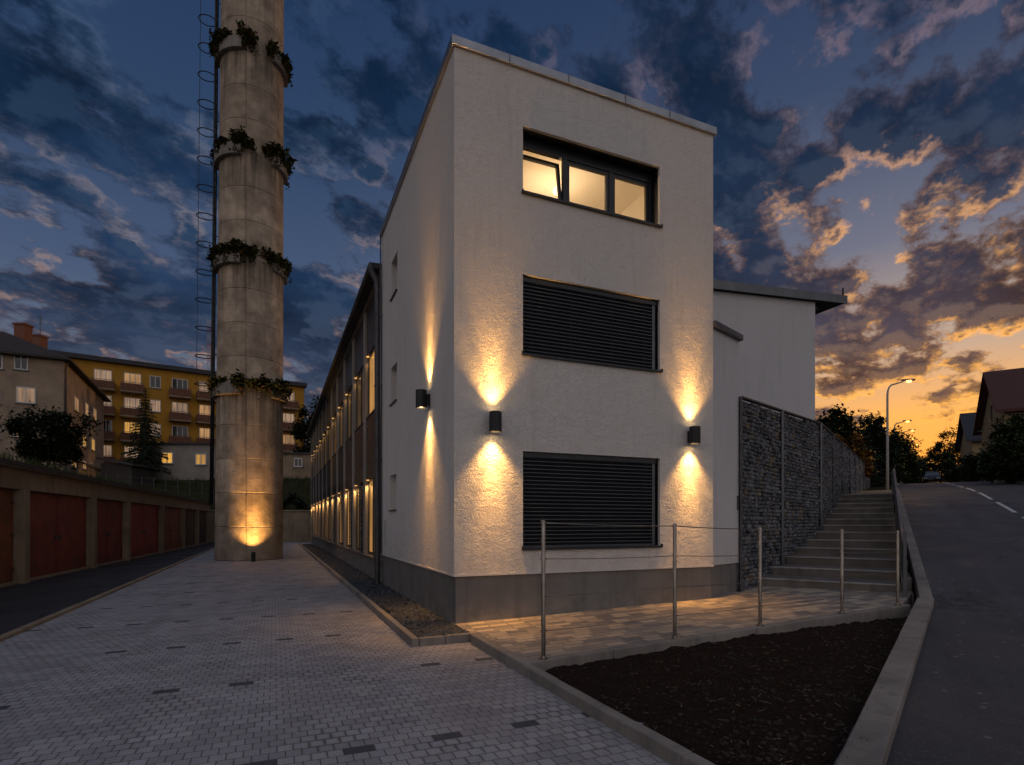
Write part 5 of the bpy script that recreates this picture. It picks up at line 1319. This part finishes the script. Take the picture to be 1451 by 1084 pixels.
# houses on the right
def gable_house(name, label, cat, near, far, depth_, eave_z, apex_z, gz, wall, roofm, wins_, chim=1):
    near, far = Vector((near[0], near[1], 0)), Vector((far[0], far[1], 0)); gx = (far - near); Lg = gx.length; gx /= Lg
    inn = Vector((gx.y, -gx.x, 0)); inn = inn if inn.x > 0 else -inn
    o = thing(name, label, cat, (near.x, near.y, gz)); ez, az = eave_z - gz, apex_z - gz
    P = lambda a, i, z: gx * a + inn * i + up * z
    m = MB(); sec = [(0, -1.5), (Lg, -1.5), (Lg, ez), (Lg / 2, az - .25), (0, ez)]
    m.add([P(a, 0, z) for a, z in sec] + [P(a, depth_, z) for a, z in sec], [(0, 1, 2, 3, 4), (9, 8, 7, 6, 5)] + [(i, i + 5, (i + 1) % 5 + 5, (i + 1) % 5) for i in range(5)]); obj('wall', m, M[wall], o)
    sl = (az - ez) / (Lg / 2); oh = .7
    for sgn in (0, 1):
        e = (-oh if sgn == 0 else Lg + oh); m = MB(); zE = ez - oh * sl
        q = [P(e, -.6, zE), P(Lg / 2, -.6, az), P(Lg / 2, depth_ + .6, az), P(e, depth_ + .6, zE)]
        m.hexa(q, [v + up * .22 for v in q]); rf = obj('roof', m, M[roofm], o)
    if chim:
        m = MB(); c = P(Lg * .5, depth_ * .35, az); m.box(c.x - .35, c.x + .35, c.y - .35, c.y + .35, c.z - 1, c.z + .75); m.box(c.x - .42, c.x + .42, c.y - .42, c.y + .42, c.z + .752, c.z + .86); obj('chimney', m, M['brick_chimney'], rf)
        m = MB(); m.lathe([(.10, 0), (.09, .35)], (c.x, c.y, c.z + .862), 10); obj('chimney_pot', m, M['brick_chimney'], rf)
    for a, z, w_, h_, pn in wins_: win_part(o, P(a * Lg, 0, z), gx, -inn, w_, h_, pn, 'fence_wood', 1, .05)
    return o
def ray(px, Y): return ((px - CX) / F * Y, Y)
gable_house('gabled_house', 'beige gabled house with steep red tiled roof beside the road', 'house', ray(1423, 43.5), ray(1391, 54), 12, 10.4, 14.4, 4.6, 'beige_render', 'roof_tile_red', [(.30, 3.0, 1.1, 1.5, 'dark_pane'), (.68, 3.0, 1.1, 1.5, 'dark_pane'), (.5, 6.4, .8, 1.3, 'dark_pane'), (.3, .6, 1.1, 1.3, 'dark_pane')])
gable_house('gabled_house', 'smaller gabled house with dark roof beyond the red roofed one', 'house', ray(1377, 66), ray(1361, 75), 11, 11.4, 15.0, 5.8, 'beige_render', 'roof_dark', [(.35, 2.6, 1.1, 1.4, 'dark_pane'), (.7, 2.6, 1.1, 1.4, 'dark_pane')])
# fence and garden walls on the right pavement
gf = thing('board_fence', 'grey board fence along the right-hand pavement', 'fence', RW(48, 7.3)); fo = gf.location
d = 40.0
while d < 74:
    a, b = RW(d, 7.25, dz=.1) - fo, RW(d + 3.3, 7.25, dz=.1) - fo
    m = MB(); m.box(a.x - .1, a.x + .1, a.y - .1, a.y + .1, a.z - .3, a.z + 1.75); obj('post', m, M['old_concrete'], gf)
    m = MB(); nb = 16
    for i in range(nb): p, q = a.lerp(b, (i + .06) / nb), a.lerp(b, (i + .94) / nb); m.bar(p.lerp(q, .5) + up * .25, p.lerp(q, .5) + up * (1.6 + .05 * math.sin(i * 2.1)), (q - p).length, .025, up=RN)
    obj('boards', m, M['fence_wood'], gf)
    d += 3.4
gw2 = thing('garden_wall', 'low pale garden wall behind the head of the steps', 'wall', RW(30, -3.2)); fo = gw2.location
m = MB(); a, b = RW(29, -3.0) - fo, RW(44, -2.2) - fo; m.bar(a + up * .55, b + up * .75, .25, 1.5); obj('wall_face', m, M['pale_render'], gw2)
m = MB(); m.bar(a + up * 1.34, b + up * 1.54, .35, .08); obj('coping', m, M['old_concrete'], gw2)
mp = thing('marker_post', 'short white post by the garden wall above the steps', 'post', RW(22.5, -2.0)); m = MB(); m.lathe([(.05, 0), (.05, 1.5), (.02, 1.56)], (0, 0, 0), 10); obj('shaft', m, M['weathered_white'], mp, auto=40)
m = MB(); m.lathe([(.052, 1.3), (.052, 1.4)], (0, 0, 0), 10, False); obj('reflector', m, M['dark_frame'], mp)
# trees along the road
def gz_at(x, y):
    dq = (Vector((x, y, 0)) - K1).dot(RD); return zroad(max(0, dq))
tl = [  # px of trunk, depth, px of top, width m, seed, leaf, label
    (1178, 34.0, 566, 3.6, 51, 'leaf_dark', 'dark tree just behind the corner of the rear hall'),
    (1207, 37.0, 598, 3.6, 52, 'leaf_dark', 'spiky topped tree above the stone basket wall'),
    (1200, 31.0, 618, 1.9, 53, 'leaf_autumn', 'rust coloured shrub at the end of the stone basket wall'),
    (1228, 44.0, 590, 4.4, 54, 'leaf_dark', 'dark tree left of the nearest street lamp'),
    (1246, 52.0, 594, 4.2, 55, 'leaf_dark', 'spiky fir behind the nearest street lamp pole'),
    (1262, 60.0, 616, 5.0, 56, 'leaf', 'leafy tree behind the second street lamp'),
    (1275, 70.0, 628, 5.4, 57, 'leaf_dark', 'dark tree below the row of lamp heads'),
    (1288, 88.0, 652, 6.0, 58, 'leaf_dark', 'rounded tree at the left of the road crest'),
    (1346, 78.0, 610, 5.0, 59, 'leaf_dark', 'dark tree before the dark roofed house'),
    (1334, 92.0, 632, 6.0, 60, 'leaf_dark', 'rounded tree at the right of the road crest'),
    (1389, 58.0, 642, 3.2, 61, 'leaf_dark', 'dark bushy tree between the two gabled houses'),
    (1444, 36.5, 636, 1.9, 62, 'leaf_dark', 'large dark tree before the red roofed house'),
    (1462, 33.0, 590, 2.2, 63, 'leaf_dark', 'large dark tree at the right edge beyond the pavement'),
    (1474, 30.0, 600, 4.6, 64, 'leaf', 'bushy tree at the very edge of the view'),
    (1366, 66.0, 648, 4.0, 65, 'leaf', 'low leafy shrub against the board fence')]
for px, Y, py, w_, sd_n, lf_, lab in tl:
    x = (px - CX) / F * Y; g = gz_at(x, Y) - .2; zt_ = EYE - (py - HY) / F * Y
    if 'spiky' in lab: fir_tree(lab, (x, Y, g), zt_ - g, w_ * 1.15, sd_n, 'trees along the hill road', 150); continue
    broad_tree(lab, (x, Y, g), zt_ - g, w_, sd_n, lf_, 9500 if Y < 50 else 7000, .15 + Y * .0012, .06, clumps=34, group='trees along the hill road')
# hedges and low greenery that close the view behind the steps
for i, (px, Y, w_, h_, lab) in enumerate(((1222, 41, 4.6, 2.6, 'clipped hedge bush behind the pale garden wall'), (1240, 46, 4.2, 2.4, 'hedge bush right of the garden wall'), (1280, 62, 4.6, 2.6, 'low bush at the left kerb below the lamps'), (1297, 80, 5, 2.6, 'low bush at the bend of the left kerb'), (1400, 42, 3.2, 2.2, 'low bush before the gabled house wall'), (1432, 33, 3.4, 2.2, 'low bush at the edge of the right pavement'))):
    x = (px - CX) / F * Y; broad_tree(lab, (x, Y, gz_at(x, Y) - .2), h_, w_, 90 + i, 'leaf' if i % 2 else 'leaf_dark', 5200, .17, .02, 'bush', 'bush', 'bushes along the hill road', 20)
# far wooded hill beyond the crest
def hill(x, y):
    a = math.atan2(x, y); h_ = 30 + 10 * mnoise.noise((a * 7, 0, 3)) + 3.5 * mnoise.noise((a * 60, 1, 0)) + 1.6 * mnoise.noise((a * 190, 2, 0))
    return h_
m = MB(); aa = frange(-62, 62, 420)
m.grid(aa, [0, 1, 2, 3], lambda a, r: (math.sin(R(a)) * (560 + r * 60), math.cos(R(a)) * (560 + r * 60), -.5 if r == 0 else hill(math.sin(R(a)), math.cos(R(a))) * (r / 3.0) ** .7)); struct('hills', m, M['earth'], smooth=True)
